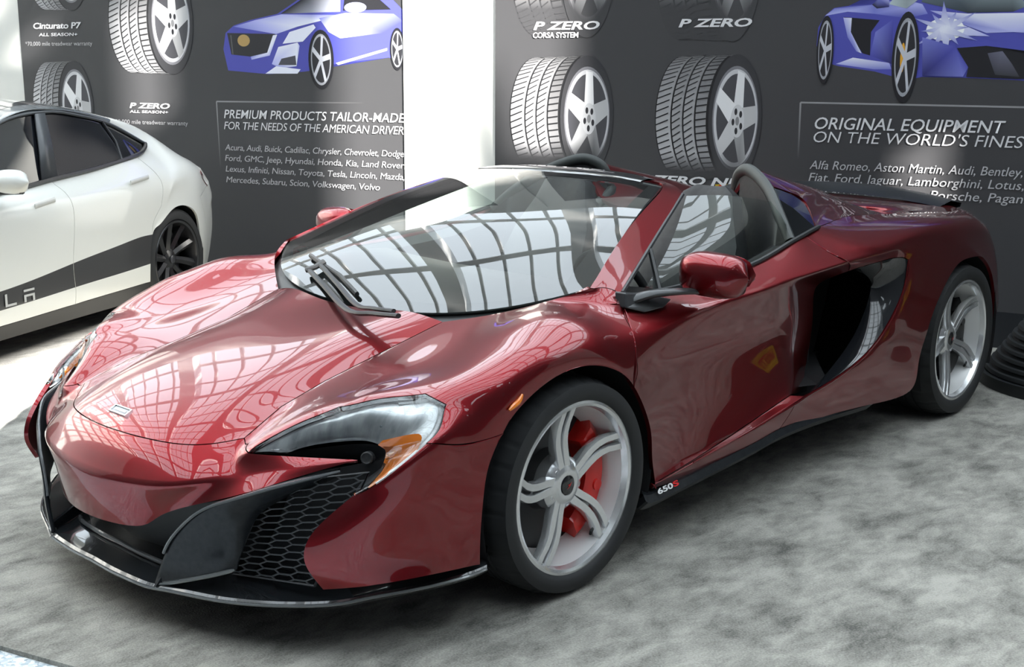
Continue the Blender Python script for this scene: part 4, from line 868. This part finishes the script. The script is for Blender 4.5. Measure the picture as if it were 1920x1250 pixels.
# pillar inner trims
def pillar_trim(T, sy):
    a = [CAR_V[CAR_N[k]] for k in ('C5', 'pmi', 'pti')]; b = [CAR_V[CAR_N[k]] for k in ('D5', 'pmo', 'pto')]
    A = crom([T(p) for p in a], 5); B = crom([T(p) for p in b], 5)
    i = T(Vector((-.03, -.03, -.02))); o = T(Vector((-.03, -.035, -.015)))
    m = MB(); m.grid([[p+T((.0, -.001, -.004)) for p in A], [p+i for p in A], [q+o for q in B], [q+T((-.004, -.001, -.003)) for q in B]]); m.build('pillar_trim', trim_black, CAR, smooth=True)
    m = MB(); m.tube([p+T((-.002, .001, .001)) for p in B], .007, 6); m.build('window_seal', trim_black, CAR, smooth=True)
    # side glass, half lowered behind the pillar
    c0, c1, c2, c3 = (T(Vector(p)) for p in ((-0.4030, 0.8000, 0.8120), (-1.4180, 0.7720, 0.8900), (-1.4370, 0.6680, 1.0320), (-1.0340, 0.5620, 1.0740)))
    dn = Vector((0, 0, -.04)); m = MB(); rows = []
    for jj in range(9):
        v_ = jj/8; rows.append([(c0+dn*1).lerp(c1+dn, u_/12).lerp(c3.lerp(c2, u_/12), v_)+T((0, .030*sin(pi*v_), .012*sin(pi*u_/12)*v_)) for u_ in range(13)])
    m.grid(rows)
    m.build('side_window', side_glass_m, CAR, smooth=True, angle=180)
    m = MB(); m.tube([p+T((0, .004, .004)) for p in crom([T(p) for p in [(-0.3850, 0.8050, 0.8180), (-0.6920, 0.8000, 0.8160), (-1.0880, 0.8000, 0.8390), (-1.3900, 0.7900, 0.8950), (-1.6180, 0.7680, 0.9270)]], 6)], .009, 8); m.build('belt_seal', trim_black, CAR, smooth=True)
    # quarter triangle divider behind the pillar
    m = MB(); m.tube([T((-0.5730, 0.7900, 0.8190)), T((-0.6390, 0.7000, 0.9330))], .009, 6); m.build('window_divider', trim_black, CAR, smooth=True)
    # roll hoop and buttress side glass
    hp = crom([T(p) for p in [(-1.60, .315, .93), (-1.7220, 0.3250, 0.9930), (-1.7020, 0.3400, 1.0620), (-1.6790, 0.3700, 1.1080), (-1.6420, 0.4300, 1.1280), (-1.5950, 0.5150, 1.1020), (-1.5390, 0.6000, 1.0530), (-1.4670, 0.6900, 0.9770), (-1.4170, 0.7680, 0.8920)]], 6)
    m = MB(); m.tube(hp, [.021]*len(hp), 10, flat=1.2); m.build('roll_hoop', grey_trim2, CAR, smooth=True)
    m = MB(); m.grid([[p+Vector((.004, 0, 0)) for p in hp], [Vector((p.x+.02, p.y, min(p.z, .97))) for p in hp], [Vector((p.x+.05, p.y, .72)) for p in hp]]); m.build('hoop_panel', leather, CAR, smooth=True, angle=60)
    q = [(-1.5840, 0.5350, 1.0790), (-1.7550, 0.5680, 1.0350), (-1.7760, 0.6180, 1.0000), (-1.7090, 0.6850, 0.9600), (-1.6250, 0.7600, 0.9230), (-1.4100, 0.7720, 0.8930), (-1.4750, 0.6800, 0.9820), (-1.5520, 0.5900, 1.0520)]
    m = MB(); c = sum((T(p) for p in q), Vector())/8+T((0, .012, .004)); ci = m.vert(c); ids = [m.vert(T(p)) for p in q]
    for k in range(8): m.face((ci, ids[k], ids[(k+1) % 8]))
    m.build('buttress_window', mat('dark_glass', (.006, .007, .008), .08, spec=.25), CAR)
    # cabin side
    m = MB(); a = [T(p) for p in ((-.25, .74, .80), (-.69, .775, .80), (-1.09, .775, .825), (-1.39, .765, .88), (-1.60, .745, .915))]
    b = [p+T((0, -.07, -.02)) for p in a]; c = [p+T((0, -.05, -.35)) for p in a]; d = [T((p.x, .62, .2)) if sy > 0 else Vector((p.x, -.62, .2)) for p in a]
    m.grid([a, b, c, d]); m.build('door_card', leather, CAR, smooth=True, angle=50)
    # mirror on its arm
    m = MB(); N = 20; rows = []
    for k in range(13):
        t = k/12; y = .835+.225*t; e = (1-abs(2*t-1)**3.2)**(1/2.4)
        e = max(e, .02); cx = -.64-.03*t; cz = .885-.008*t; hx, hz = .075*e, (.070-.004*t)*e
        row = []
        for i in range(N):
            a_ = 2*pi*i/N; ca, sa = cos(a_), sin(a_)
            x = hx*abs(ca)**.8*(1 if ca > 0 else -1); z = hz*abs(sa)**.75*(1 if sa > 0 else -1)
            if ca < 0: x *= .55
            row.append(T((cx+x, y, cz+z-.010*(z < 0))))
        rows.append(row)
    m.grid(rows, wrap_u=True); m.poly(rows[0][::-1]); m.poly(rows[-1])
    mo = m.build('door_mirror', paint, CAR, smooth=True, angle=70)
    m = MB(); rows = []
    for k in range(11):
        t = k/10; y = .845+.205*t; e = max((1-abs(2*t-1)**3)**.5, .05)
        rows.append([T((-.70-.03*t, y, .885-.008*t+s_*.055*e)) for s_ in (-1, 1)])
    m.grid(rows); m.build('mirror_glass', chrome, mo)
    m = MB(); ps = crom([T(p) for p in [(-.36, .815, .805), (-0.4180, 0.8600, 0.8310), (-0.5320, 0.9000, 0.8320), (-0.6510, 0.9300, 0.8210), (-0.7600, 0.9700, 0.8260), (-0.7340, 1.0300, 0.8640)]], 6)
    n_ = len(ps); m.tube(ps, [.026-.012*min(1, 1.6*k/n_) for k in range(n_)], 10, flat=.6); 
    m.build('mirror_arm', mat('satin_black', (.03, .032, .034), .3, coat=.3), mo, smooth=True)
    m = MB(); c0 = [T(p) for p in ((-0.3300, 0.8300, 0.8450), (-0.3180, 0.8450, 0.8010), (-0.3960, 0.8580, 0.7790), (-0.4840, 0.8650, 0.7830), (-0.5460, 0.8500, 0.8000), (-0.4590, 0.8300, 0.8240))]
    o = T((0, -.03, -.0)); k = m.v.__len__(); m.v += [tuple(p+T((0, .01, 0))) for p in c0]+[tuple(p+o) for p in c0]
    m.face(tuple(range(k, k+6))); 
    for i in range(6): m.face((k+i, k+(i+1) % 6, k+6+(i+1) % 6, k+6+i))
    m.build('mirror_base', mat('satin_black', (.03, .032, .034), .3), mo, fix=True, bevel=.004)
both(pillar_trim)
# wipers, laid on the glass
from mathutils.bvhtree import BVHTree
bv_glass = BVHTree.FromPolygons([tuple(v.co) for v in WS.data.vertices], [tuple(p.vertices) for p in WS.data.polygons])
def on_glass(p, h):
    p = Vector(p); q, n, i, d = bv_glass.find_nearest(p)
    hit = bv_glass.ray_cast(Vector(CP_), (p-Vector(CP_)).normalized())
    if hit[0] is not None: q, n = hit[0], hit[1]
    if n.z < 0: n = -n
    return q+n*h
def bar(pts, w, h, name, mt, par=CAR):
    m = MB(); m.tube(pts, w, 8, flat=h/w, up=(0, 0, 1)); return m.build(name, mt, par, smooth=True)
wm = mat('wiper_black', (.035, .036, .038), .45)
wp = bar(crom([(0.2300, 0.4280, 0.7950), (0.2270, 0.3110, 0.7850), (0.2110, 0.1690, 0.7750)]+[on_glass(p, .022) for p in [ (0.0020, -0.2000, 0.7640), (-0.0700, -0.3800, 0.7940)]], 5), .011, .008, 'wiper', wm)
bar(crom([(0.2070, 0.3810, 0.8000), (0.2050, 0.2860, 0.7950), (0.1680, 0.1600, 0.7850)]+[on_glass(p, .022) for p in [ (-0.0060, -0.1400, 0.7790), (-0.1040, -0.3500, 0.8050)]], 5), .010, .007, 'wiper_link', wm, wp)
bar([on_glass(p, .012) for p in [(-0.1480, -0.4700, 0.8320), (-0.1270, -0.3600, 0.8070), (-0.0890, -0.2300, 0.7920), (-0.0240, -0.0600, 0.7560)]], .008, .009, 'wiper_blade', wm, wp)
bar([on_glass(p, .022) for p in [(-0.0760, -0.4000, 0.7850), (-0.0960, -0.3700, 0.7980), (-0.1040, -0.3300, 0.8210)]], .016, .010, 'wiper_bracket', wm, wp)
# cabin floor, bulkhead, dash
m = MB(); m.box((-.9, 0, .22), (1.5, 1.3, .04)); m.box((-1.66, 0, .58), (.10, 1.42, .70)); m.build('cabin_tub', leather, CAR)
m = MB()
prof_d = [(-.05, .70), (-.22, .775), (-.45, .80), (-.62, .79), (-.70, .74), (-.66, .60), (-.60, .30)]
m.grid([[Vector((x+.10*(abs(y)/.7)**2*-1, y, z)) for y in (-.72, -.5, -.25, 0, .25, .5, .72)] for x, z in prof_d]); m.build('dashboard', leather, CAR, smooth=True, angle=60)
m = MB(); m.box((-1.0, 0, .42), (.8, .20, .30)); m.build('centre_console', leather, CAR, bevel=.03)
def torus(c, R, r, ax, name, mt):
    m = MB(); M = Matrix.Translation(Vector(c)) @ Vector(ax).to_track_quat('Y', 'Z').to_matrix().to_4x4()
    m.grid([[M @ Vector(((R+r*cos(b))*cos(a), r*sin(b), (R+r*cos(b))*sin(a))) for b in [2*pi*j/10 for j in range(10)]] for a in [2*pi*i/40 for i in range(40)]], wrap_u=True, wrap_v=True)
    return m.build(name, mt, CAR, smooth=True), M
sw, M = torus((-.86, .37, .72), .165, .016, (-.92, 0, .4), 'steering_wheel', leather)
m = MB(); m.lathe([(-.03, .05), (.01, .05), (.014, .04), (.014, .0005)], 20, M)
for a in (0, pi, -pi/2): m.tube([M @ Vector((.04*cos(a), 0, .04*sin(a))), M @ Vector((.16*cos(a), 0, .16*sin(a)))], .012, 6)
m.build('wheel_spokes', leather, sw, smooth=True)
def seat(T, sy):
    m = MB()
    def sec(x, z, w, d, nx, nz):
        out = []
        for i in range(16):
            a = 2*pi*i/16; ca, sa = cos(a), sin(a)
            u = w*abs(ca)**.6*(1 if ca > 0 else -1); v_ = d*abs(sa)**.7*(1 if sa > 0 else -1)
            if sa > 0: v_ += .03*(abs(u)/w)**2
            out.append(T((x+nx*v_, .37+u, z+nz*v_)))
        return out
    rows = [sec(-1.18, .34, .23, .07, .95, .3), sec(-1.25, .50, .25, .075, .95, .3), sec(-1.34, .68, .24, .07, .95, .3), sec(-1.42, .84, .21, .06, .95, .3), sec(-1.47, .95, .15, .05, .95, .3), sec(-1.50, 1.03, .12, .045, .95, .3), sec(-1.515, 1.06, .07, .03, .95, .3)]
    m.grid(rows, wrap_u=True); m.poly(rows[0][::-1]); m.poly(rows[-1]); m.build('seat_back', leather, CAR, smooth=True)
    m = MB(); m.box(T((-.98, .37, .36)), (.52, .48, .16)); m.build('seat_cushion', leather, CAR, bevel=.04)
both(seat)
# rear wing between the haunches
m = MB(); lead = []; tr = []
for y in [-.63+.0525*i for i in range(25)]:
    c = 1-(abs(y)/.63)**2.2
    lead.append(Vector((-3.02-.03*c, y, .893+.030*c))); tr.append(Vector((-3.27-.05*c, y, .895+.055*c)))
m.grid([lead, [p.lerp(q, .5)+Vector((0, 0, .018)) for p, q in zip(lead, tr)], tr, [q+Vector((.01, 0, -.02)) for q in tr], [p.lerp(q, .5)+Vector((0, 0, -.02)) for p, q in zip(lead, tr)]], wrap_v=True)
m.build('rear_wing', carbon, CAR, smooth=True, angle=50)

# ---------------- white saloon parked behind, tail to the wall
TC_V=[(2.4,0.94,0.225),(1.648,0.945,0.222),(1.65,0.958,0.309),(2.41,0.953,0.3),(1.024,0.945,0.23),(1.027,0.958,0.327),(2.41,0.955,0.37),(1.639,0.96,0.398),(1.6,0.966,0.63),(2.33,0.96,0.62),(1.04,0.96,0.464),(1.01,0.966,0.65),(1.55,0.952,0.8),(2.28,0.942,0.78),(1.01,0.952,0.81),(1.46,0.86,0.883),(2.22,0.85,0.85),(1.05,0.86,0.922),(0.62,0.945,0.234),(0.62,0.958,0.338),(0.285,0.945,0.238),(0.29,0.957,0.349),(0.6,0.96,0.505),(0.6,0.967,0.67),(0.257,0.962,0.53),(0.15,0.967,0.69),(0.6,0.953,0.825),(0.115,0.953,0.85),(0.62,0.86,0.956),(0.25,0.865,1.003),(2.4,0.895,0.134),(1.62,0.9,0.134),(1.02,0.9,0.134),(0.62,0.9,0.132),(0.28,0.9,0.134),(1.2,0.68,1.23),(1.72,0.74,1.045),(0.82,0.68,1.272),(0.526,0.68,1.242),(0.26,0.7,1.185),(-0.05,0.735,1.052),(1.15,0.6,1.275),(1.68,0.67,1.075),(0.8,0.61,1.31),(0.5,0.61,1.285),(0.2,0.61,1.235),(1.1,0,1.345),(1.65,0,1.17),(0.8,0,1.362),(0.45,0,1.335),(0.12,0,1.272),(-0.2,0.6,1.14),(0.188,0.968,0.575),(0.086,0.97,0.634),(0.05,0.966,0.75),(-0.021,0.97,0.67),(-0.06,0.965,0.775),(-0.151,0.968,0.657),(-0.19,0.958,0.765),(-0.249,0.962,0.599),(-0.34,0.94,0.7),(-0.297,0.948,0.507),(-0.42,0.925,0.55),(-0.329,0.93,0.383),(-0.46,0.905,0.41),(-0.332,0.91,0.25),(-0.45,0.88,0.235),(0,0.952,0.868),(-0.16,0.94,0.872),(-0.4,0.89,0.862),(-0.69,0.8,0.772),(-0.605,0.795,0.865),(-0.16,0.82,0.995),(-0.39,0.77,0.962),(-0.66,0.67,0.918),(-0.45,0.57,1.03),(-0.72,0.5,0.935),(-0.22,0,1.168),(-0.46,0,1.07),(-0.8,0,0.955),(-0.84,0,0.8),(-0.8,0.45,0.79),(-0.725,0.8,0.692),(-0.73,0.8,0.571),(-0.718,0.8,0.435),(-0.682,0.8,0.329),(-0.629,0.8,0.214),(-0.83,0.45,0.69),(-0.84,0.45,0.57),(-0.835,0.45,0.435),(-0.8,0.45,0.329),(-0.74,0.45,0.21),(-0.87,0,0.69),(-0.88,0,0.57),(-0.875,0,0.435),(-0.84,0,0.33),(-0.78,0,0.21),(2.2,0,0.93),(2.3,0.66,0.875),(2.75,0.68,0.845),(2.75,0.925,0.79),(2.46,0.962,0.49),(2.56,0.965,0.6),(2.75,0.966,0.67),(2.94,0.962,0.6),(3.15,0.85,0.73),(3.2,0.87,0.6),(3.22,0.87,0.45),(3.04,0.95,0.49),(3.07,0.93,0.36),(3.2,0.86,0.2),(3.07,0.91,0.2),(3.15,0.6,0.77),(2.75,0,0.87),(3.2,0,0.78),(3.6,0,0.64),(3.45,0.58,0.66),(3.55,0.6,0.5),(3.5,0.62,0.3),(3.4,0.65,0.15),(3.66,0,0.5),(3.62,0,0.3),(3.5,0,0.15)]
TC_F={'front_door':[(0,1,2,3),(1,4,5,2),(6,7,8,9),(7,10,11,8),(9,8,12,13),(8,11,14,12),(13,12,15,16),(12,14,17,15)],
'front_door|stripe':[(3,2,7,6),(2,5,10,7)],
'rear_door':[(4,18,19,5),(18,20,21,19),(10,22,23,11),(22,24,25,23),(11,23,26,14),(23,25,27,26),(14,26,28,17),(26,27,29,28)],
'rear_door|stripe':[(5,19,22,10),(19,21,24,22)],
'sill':[(30,31,1,0),(31,32,4,1),(32,33,18,4),(33,34,20,18)],
'front_window':[(16,15,35,36),(15,17,37,35)],
'rear_side_window':[(17,28,38,37),(28,29,39,38),(29,40,39)],
'roof_rail':[(36,35,41,42),(35,37,43,41),(37,38,44,43),(38,39,45,44)],
'roof':[(42,41,46,47),(41,43,48,46),(43,44,49,48),(44,45,50,49)],
'rear_fender':[(39,40,51,45),(24,52,25),(52,53,54,25),(53,55,56,54),(55,57,58,56),(57,59,60,58),(59,61,62,60),(61,63,64,62),(63,65,66,64),(25,54,67,27),(54,56,68,67),(56,58,68),(58,60,69,68),(60,70,71,69),(27,67,40,29),(67,68,72,40),(40,72,51),(68,69,73,72),(69,71,74,73),(72,73,75,51),(73,74,76,75)],
'rear_window':[(45,51,77,50),(51,75,78,77)],
'tailgate':[(75,76,79,78),(76,79,80,81),(74,76,81,70),(71,74,70)],
'rear_bumper':[(60,62,82,70),(62,64,83,82),(64,84,83),(64,66,85,84),(66,86,85),(70,81,87,82),(82,87,88,83),(83,88,89,84),(84,89,90,85),(85,90,91,86),(81,80,92,87),(87,92,93,88),(88,93,94,89),(89,94,95,90),(90,95,96,91)],
'windscreen':[(42,47,97,98)],
'front_fender':[(36,42,98,16),(16,98,99,100),(13,16,100),(9,13,100),(101,9,102),(101,6,9),(102,9,100),(102,100,103),(103,100,104),(100,105,106,104),(104,106,107,108),(108,107,109),(109,107,110,111),(100,99,112,105)],
'bonnet':[(98,97,113,99),(99,113,114,112),(112,114,115,116)],
'front_bumper':[(105,112,116,106),(106,116,117,107),(107,117,118,110),(110,118,119),(116,115,120,117),(117,120,121,118),(118,121,122,119)]}
TC_C=[(0,1,0.8),(1,4,0.8),(4,18,0.8),(18,20,0.8),(16,15,0.6),(15,17,0.6),(17,28,0.6),(28,29,0.6),(29,40,0.6),(36,35,0.5),(35,37,0.5),(37,38,0.5),(38,39,0.5),(39,40,0.5),(24,52,0.2),(52,53,0.2),(53,55,0.2),(55,57,0.2),(57,59,0.2),(59,61,0.2),(61,63,0.2),(63,65,0.2),(12,14,0.25),(14,26,0.25),(26,27,0.25),(71,70,0.3),(70,82,0.3),(75,76,0.3),(76,79,0.6),(45,51,0.3),(51,75,0.3)]

pearl = mat('pearl_white', (.80, .80, .75), .35, coat=.6, coat_rough=.03)
stripe_m = mat('stripe_charcoal', (.028, .028, .03), .4, coat=.3)
tint = mat('tinted_glass', (.008, .009, .012), .02, coat=1.)
roofglass = mat('roof_glass', (.03, .04, .045), .08, coat=1.)
SAL = empty('saloon_car', (-1.129, -4.542, 0), radians(26.3))
tag(SAL, 'white four-door saloon with a charcoal side stripe and black wheels, behind the red car', 'car')
sal_dense = subdivided(TC_V, TC_F, TC_C, fair=40)
SALP = panels(sal_dense, (1.2, 0, .5), SAL, {'*': pearl, 'front_door|stripe': stripe_m, 'rear_door|stripe': stripe_m, 'sill': mat('sill_black', (.02, .02, .021), .5), 'front_window': tint, 'rear_side_window': tint, 'roof': roofglass, 'rear_window': tint, 'windscreen': tint, 'roof_rail': mat('rail_grey', (.10, .12, .13), .2, coat=1.)})
dark_alloy = mat('black_alloy', (.018, .018, .02), .3, coat=.4)
def sal_wheel(x, sd):
    root = Matrix.Translation((x, .945*sd, .3305)) @ Matrix.Diagonal((1, sd, 1, 1)); T = lambda p: root @ Vector(p)
    r, rr, w = .33, .255, .23; sw = r-rr
    m = MB(); m.lathe([(-.012, rr-.004), (.004, rr+.004), (.010, rr+.5*sw), (-.012, r-.010), (-.05, r), (-w+.05, r), (-w+.012, r-.01), (-w, rr)], 56, root); ty = m
    m = MB(); m.lathe([(-w+.01, rr-.004), (-.10, rr-.04), (-.03, rr-.03), (.0, rr-.02), (.004, rr-.006), (-.01, rr+.003)], 56, root)
    for k in range(10):
        a = radians(8)+2*pi*k/10; rows = []
        for i in range(6):
            t = i/5; rad = .04+(rr-.05)*t; hw = .020+.006*t; y = -.05+.042*t; b = a+.10*t; ca, sa = cos(b), sin(b)
            P = lambda o, yy: T((rad*ca-o*sa, yy, rad*sa+o*ca))
            rows.append([P(-hw, y-.018*(1-.3*t)), P(0, y), P(hw, y-.014), P(hw*.8, y-.04), P(-hw*.8, y-.04)])
        m.grid(rows, wrap_u=True)
    m.lathe([(-.10, .07), (-.055, .065), (-.045, .05), (-.04, .0005)], 30, root)
    ro = m.build('wheel_rim', dark_alloy, SAL, smooth=True, angle=35); ty.build('tyre', tyre_m, ro, smooth=True, angle=50)
    m = MB(); m.lathe([(-.041, .026), (-.034, .026), (-.032, .022), (-.032, .0005)], 20, root); m.build('hub_cap', mat('hub_grey', (.10, .10, .11), .3, metal=.6), ro, smooth=True)
    m = MB(); m.lathe([(-.13, .20), (-.11, .20), (-.11, .09), (-.09, .0005)], 40, root); m.build('brake_disc', disc_m, SAL, smooth=True)
    m = MB(); m.lathe([(-w+.02, rr-.02), (-w+.03, .0005)], 28, root); m.build('hub_backing', dark_void, SAL, smooth=True)
    m = MB(); R_ = .345; A = [radians(-18+216*k/24) for k in range(25)]
    m.grid([[Vector((x+R_*cos(a), y*sd, .35+R_*sin(a))) for a in A] for y in (.925, .5)]); c = m.vert((x, .5*sd, .35)); ids = [m.vert((x+R_*cos(a), .5*sd, .35+R_*sin(a))) for a in A]
    for i in range(24): m.face((c, ids[i], ids[i+1]))
    m.build('arch_liner', mat('liner_black', (.012, .012, .013), .8), SAL, smooth=True)
for x in (-.03, 2.76):
    for sd in (1, -1): sal_wheel(x, sd)
m = MB(); m.box((1.36, 0, .22), (2.0, 1.72, .14)); m.box((1.4, 0, .25), (4.2, .9, .16)); m.build('underbody', dark_void, SAL)
# cabin block behind the dark glass
m = MB(); m.box((1.0, 0, .62), (2.0, 1.5, .5)); m.build('cabin_tub', dark_void, SAL)
def sal_bits(T, sy):
    # belt moulding, B pillar, quarter divider
    m = MB(); m.tube(crom([T(p) for p in ((2.2, .852, .853), (1.46, .867, .883), (1.05, .868, .922), (.62, .868, .956), (.25, .872, 1.003), (.05, .80, 1.03), (-.055, .74, 1.055))], 6), .013, 6); m.build('belt_moulding', mat('moulding_black', (.02, .02, .022), .3), SAL, smooth=True)
    m = MB(); m.tube(crom([T(p) for p in ((-.05, .742, 1.056), (.26, .708, 1.188), (.526, .69, 1.246), (.82, .69, 1.276), (1.2, .69, 1.233), (1.72, .748, 1.048))], 6), .009, 6); m.build('window_moulding', mat('moulding_grey', (.16, .17, .18), .3, metal=.5), SAL, smooth=True)
    m = MB(); m.grid([[T(p) for p in ((1.135, .872, .915), (1.0, .872, .928))], [T((1.03, .79, 1.10)), T((.92, .79, 1.10))], [T((.93, .70, 1.268)), T((.845, .70, 1.272))]]); m.build('door_pillar', mat('pillar_grey', (.07, .075, .08), .35), SAL, smooth=True, solid=.01)
    m = MB(); m.tube([T((.40, .874, .985)), T((.345, .80, 1.09)), T((.33, .705, 1.205))], .008, 6); m.build('quarter_divider', mat('moulding_black', (.02, .02, .022), .3), SAL, smooth=True)
    for x0, x1, z in ((.262, .452, .868), (1.151, 1.32, .815)):
        m = MB(); c = T(((x0+x1)/2, .956, z)); m.tube([T((x0, .9565, z+.010)), T((x1, .9595, z-.010))], .014, 8, flat=.35, up=(0, 1, 0)); m.build('door_handle', mat('handle_white', (.62, .62, .59), .25, coat=.6), SAL, smooth=True)
    # white mirror
    m = MB(); rows = []
    for k in range(9):
        t = k/8; e = max((1-abs(2*t-1)**3)**.5, .05); y = .92+.20*t
        rows.append([T((1.56+.085*e*cos(a)*(1 if cos(a) > 0 else .5), y, .955+.062*e*sin(a))) for a in [2*pi*i/14 for i in range(14)]])
    m.grid(rows, wrap_u=True); m.poly(rows[0]); m.poly(rows[-1]); mo = m.build('door_mirror', pearl, SAL, smooth=True, angle=70)
    m = MB(); m.tube([T((1.60, .86, .89)), T((1.57, .95, .90)), T((1.56, 1.08, .905))], [.03, .025, .02], 8, flat=.6); m.build('mirror_arm', trim_black, mo, smooth=True)
    # tail lamp and bright strip behind the wheel
    m = MB(); m.grid([[T(p) for p in ((-.52, .848, .855), (-.60, .80, .85), (-.69, .74, .84))], [T(p) for p in ((-.50, .868, .81), (-.635, .81, .79), (-.715, .74, .785))], [T(p) for p in ((-.60, .85, .745), (-.675, .81, .735), (-.74, .74, .735))]]); m.build('tail_lamp', mat('lamp_red', (.35, .02, .02), .15, coat=1.), SAL, smooth=True)
both(sal_bits)
# lettering on the stripe: angular L and A, the end of a longer word running out of frame
letter = mat('stripe_lettering', (.55, .55, .53), .5)
def stroke(m, pts, x0, z0, hgt, wid):
    # filled quads on the door side, x runs backwards along the car
    for quad in pts: m.poly([(x0-wid*a, .9635, z0+hgt*b) for a, b in quad])
def word():
    T_ = [[(0, .8), (1, .8), (1, 1), (0, 1)], [(.4, 0), (.6, 0), (.6, .7), (.4, .7)]]
    E_ = [[(0, 0), (1, 0), (1, .18), (0, .18)], [(0, .41), (1, .41), (1, .59), (0, .59)], [(0, .82), (1, .82), (1, 1), (0, 1)]]
    S_ = [[(0, 0), (1, 0), (1, .18), (0, .18)], [(.8, .18), (1, .18), (1, .59), (.8, .59)], [(0, .41), (.8, .41), (.8, .59), (0, .59)], [(0, .59), (.2, .59), (.2, 1), (0, 1)], [(.2, .82), (1, .82), (1, 1), (.2, 1)]]
    L_ = [[(0, 0), (.2, 0), (.2, 1), (0, 1)], [(.2, 0), (1, 0), (1, .18), (.2, .18)]]
    A_ = [[(0, 0), (.2, 0), (.2, .59), (0, .59)], [(.8, 0), (1, 0), (1, .59), (.8, .59)], [(.2, .41), (.8, .41), (.8, .59), (.2, .59)], [(0, .82), (1, .82), (1, 1), (0, 1)]]
    for k, g in enumerate((T_, E_, S_, L_, A_)):
        m = MB(); stroke(m, g, 2.045-.145*k+.0, .318, .066, .085); m.build('stripe_letter', letter, SAL)
word()

# ---------------- ribbed black display cone at the right edge
pc = Vector((-3.2970, 0.8080, 0.0000)); pr_ = Vector((CR_[0], CR_[1], 0)).normalized(); pcen = pc+pr_*.50
m = MB(); M = Matrix.Translation((pcen.x, pcen.y, .001)) @ Matrix.Rotation(pi/2, 4, 'X')
m.lathe([(0, .0005), (0, .50), (.055, .495), (.06, .0005)], 64, M)
PED = m.build('display_cone', mat('cone_black', (.016, .018, .019), .45), smooth=True, angle=30)
tag(PED, 'black ribbed cone shaped display base on the carpet beside the red car tail', 'display base')
m = MB(); prof_c = [(.06, .47)]
for k in range(12):
    z = .06+.035*k; r = .47-.66*(z-.06); prof_c += [(z+.004, r), (z+.018, r-.006), (z+.020, r-.026), (z+.033, r-.034)]
prof_c += [(.50, .17), (.50, .0005)]
m.lathe(prof_c, 64, M); m.build('ribbed_cone', mat('cone_rubber', (.022, .024, .025), .5), PED, smooth=True, angle=25)
# yellow sign on a low black plinth against the banner, seen mirrored in the red door
SG = empty('sign_board', wpt(2.25, 0, .16), 0)
tag(SG, 'small yellow sign with red letters, seen mirrored in the red car door', 'sign')
def sgm(m, name, mt): 
    o = m.build(name, mt, None); o.data.transform(Matrix.Translation(-SG.location)); o.parent = SG; return o
m = MB(); sbox(m, 1.55, 2.95, .03, .29, .001, .14); sgm(m, 'plinth', mat('cone_black', (.016, .018, .019), .45))
m = MB(); sbox(m, 2.0, 2.5, .14, .16, .14, .38); bd = sgm(m, 'yellow_board', mat('sign_yellow', (.80, .52, .02), .45))
txt = text(None, 'sign_lettering', 'PIRELLI', 2.05, .205, .11, .40, mat('sign_red', (.55, .02, .02), .5), 0., .02)
txt.data.transform(Matrix.Translation(WN*(.16-BT)-SG.location)); txt.parent = SG
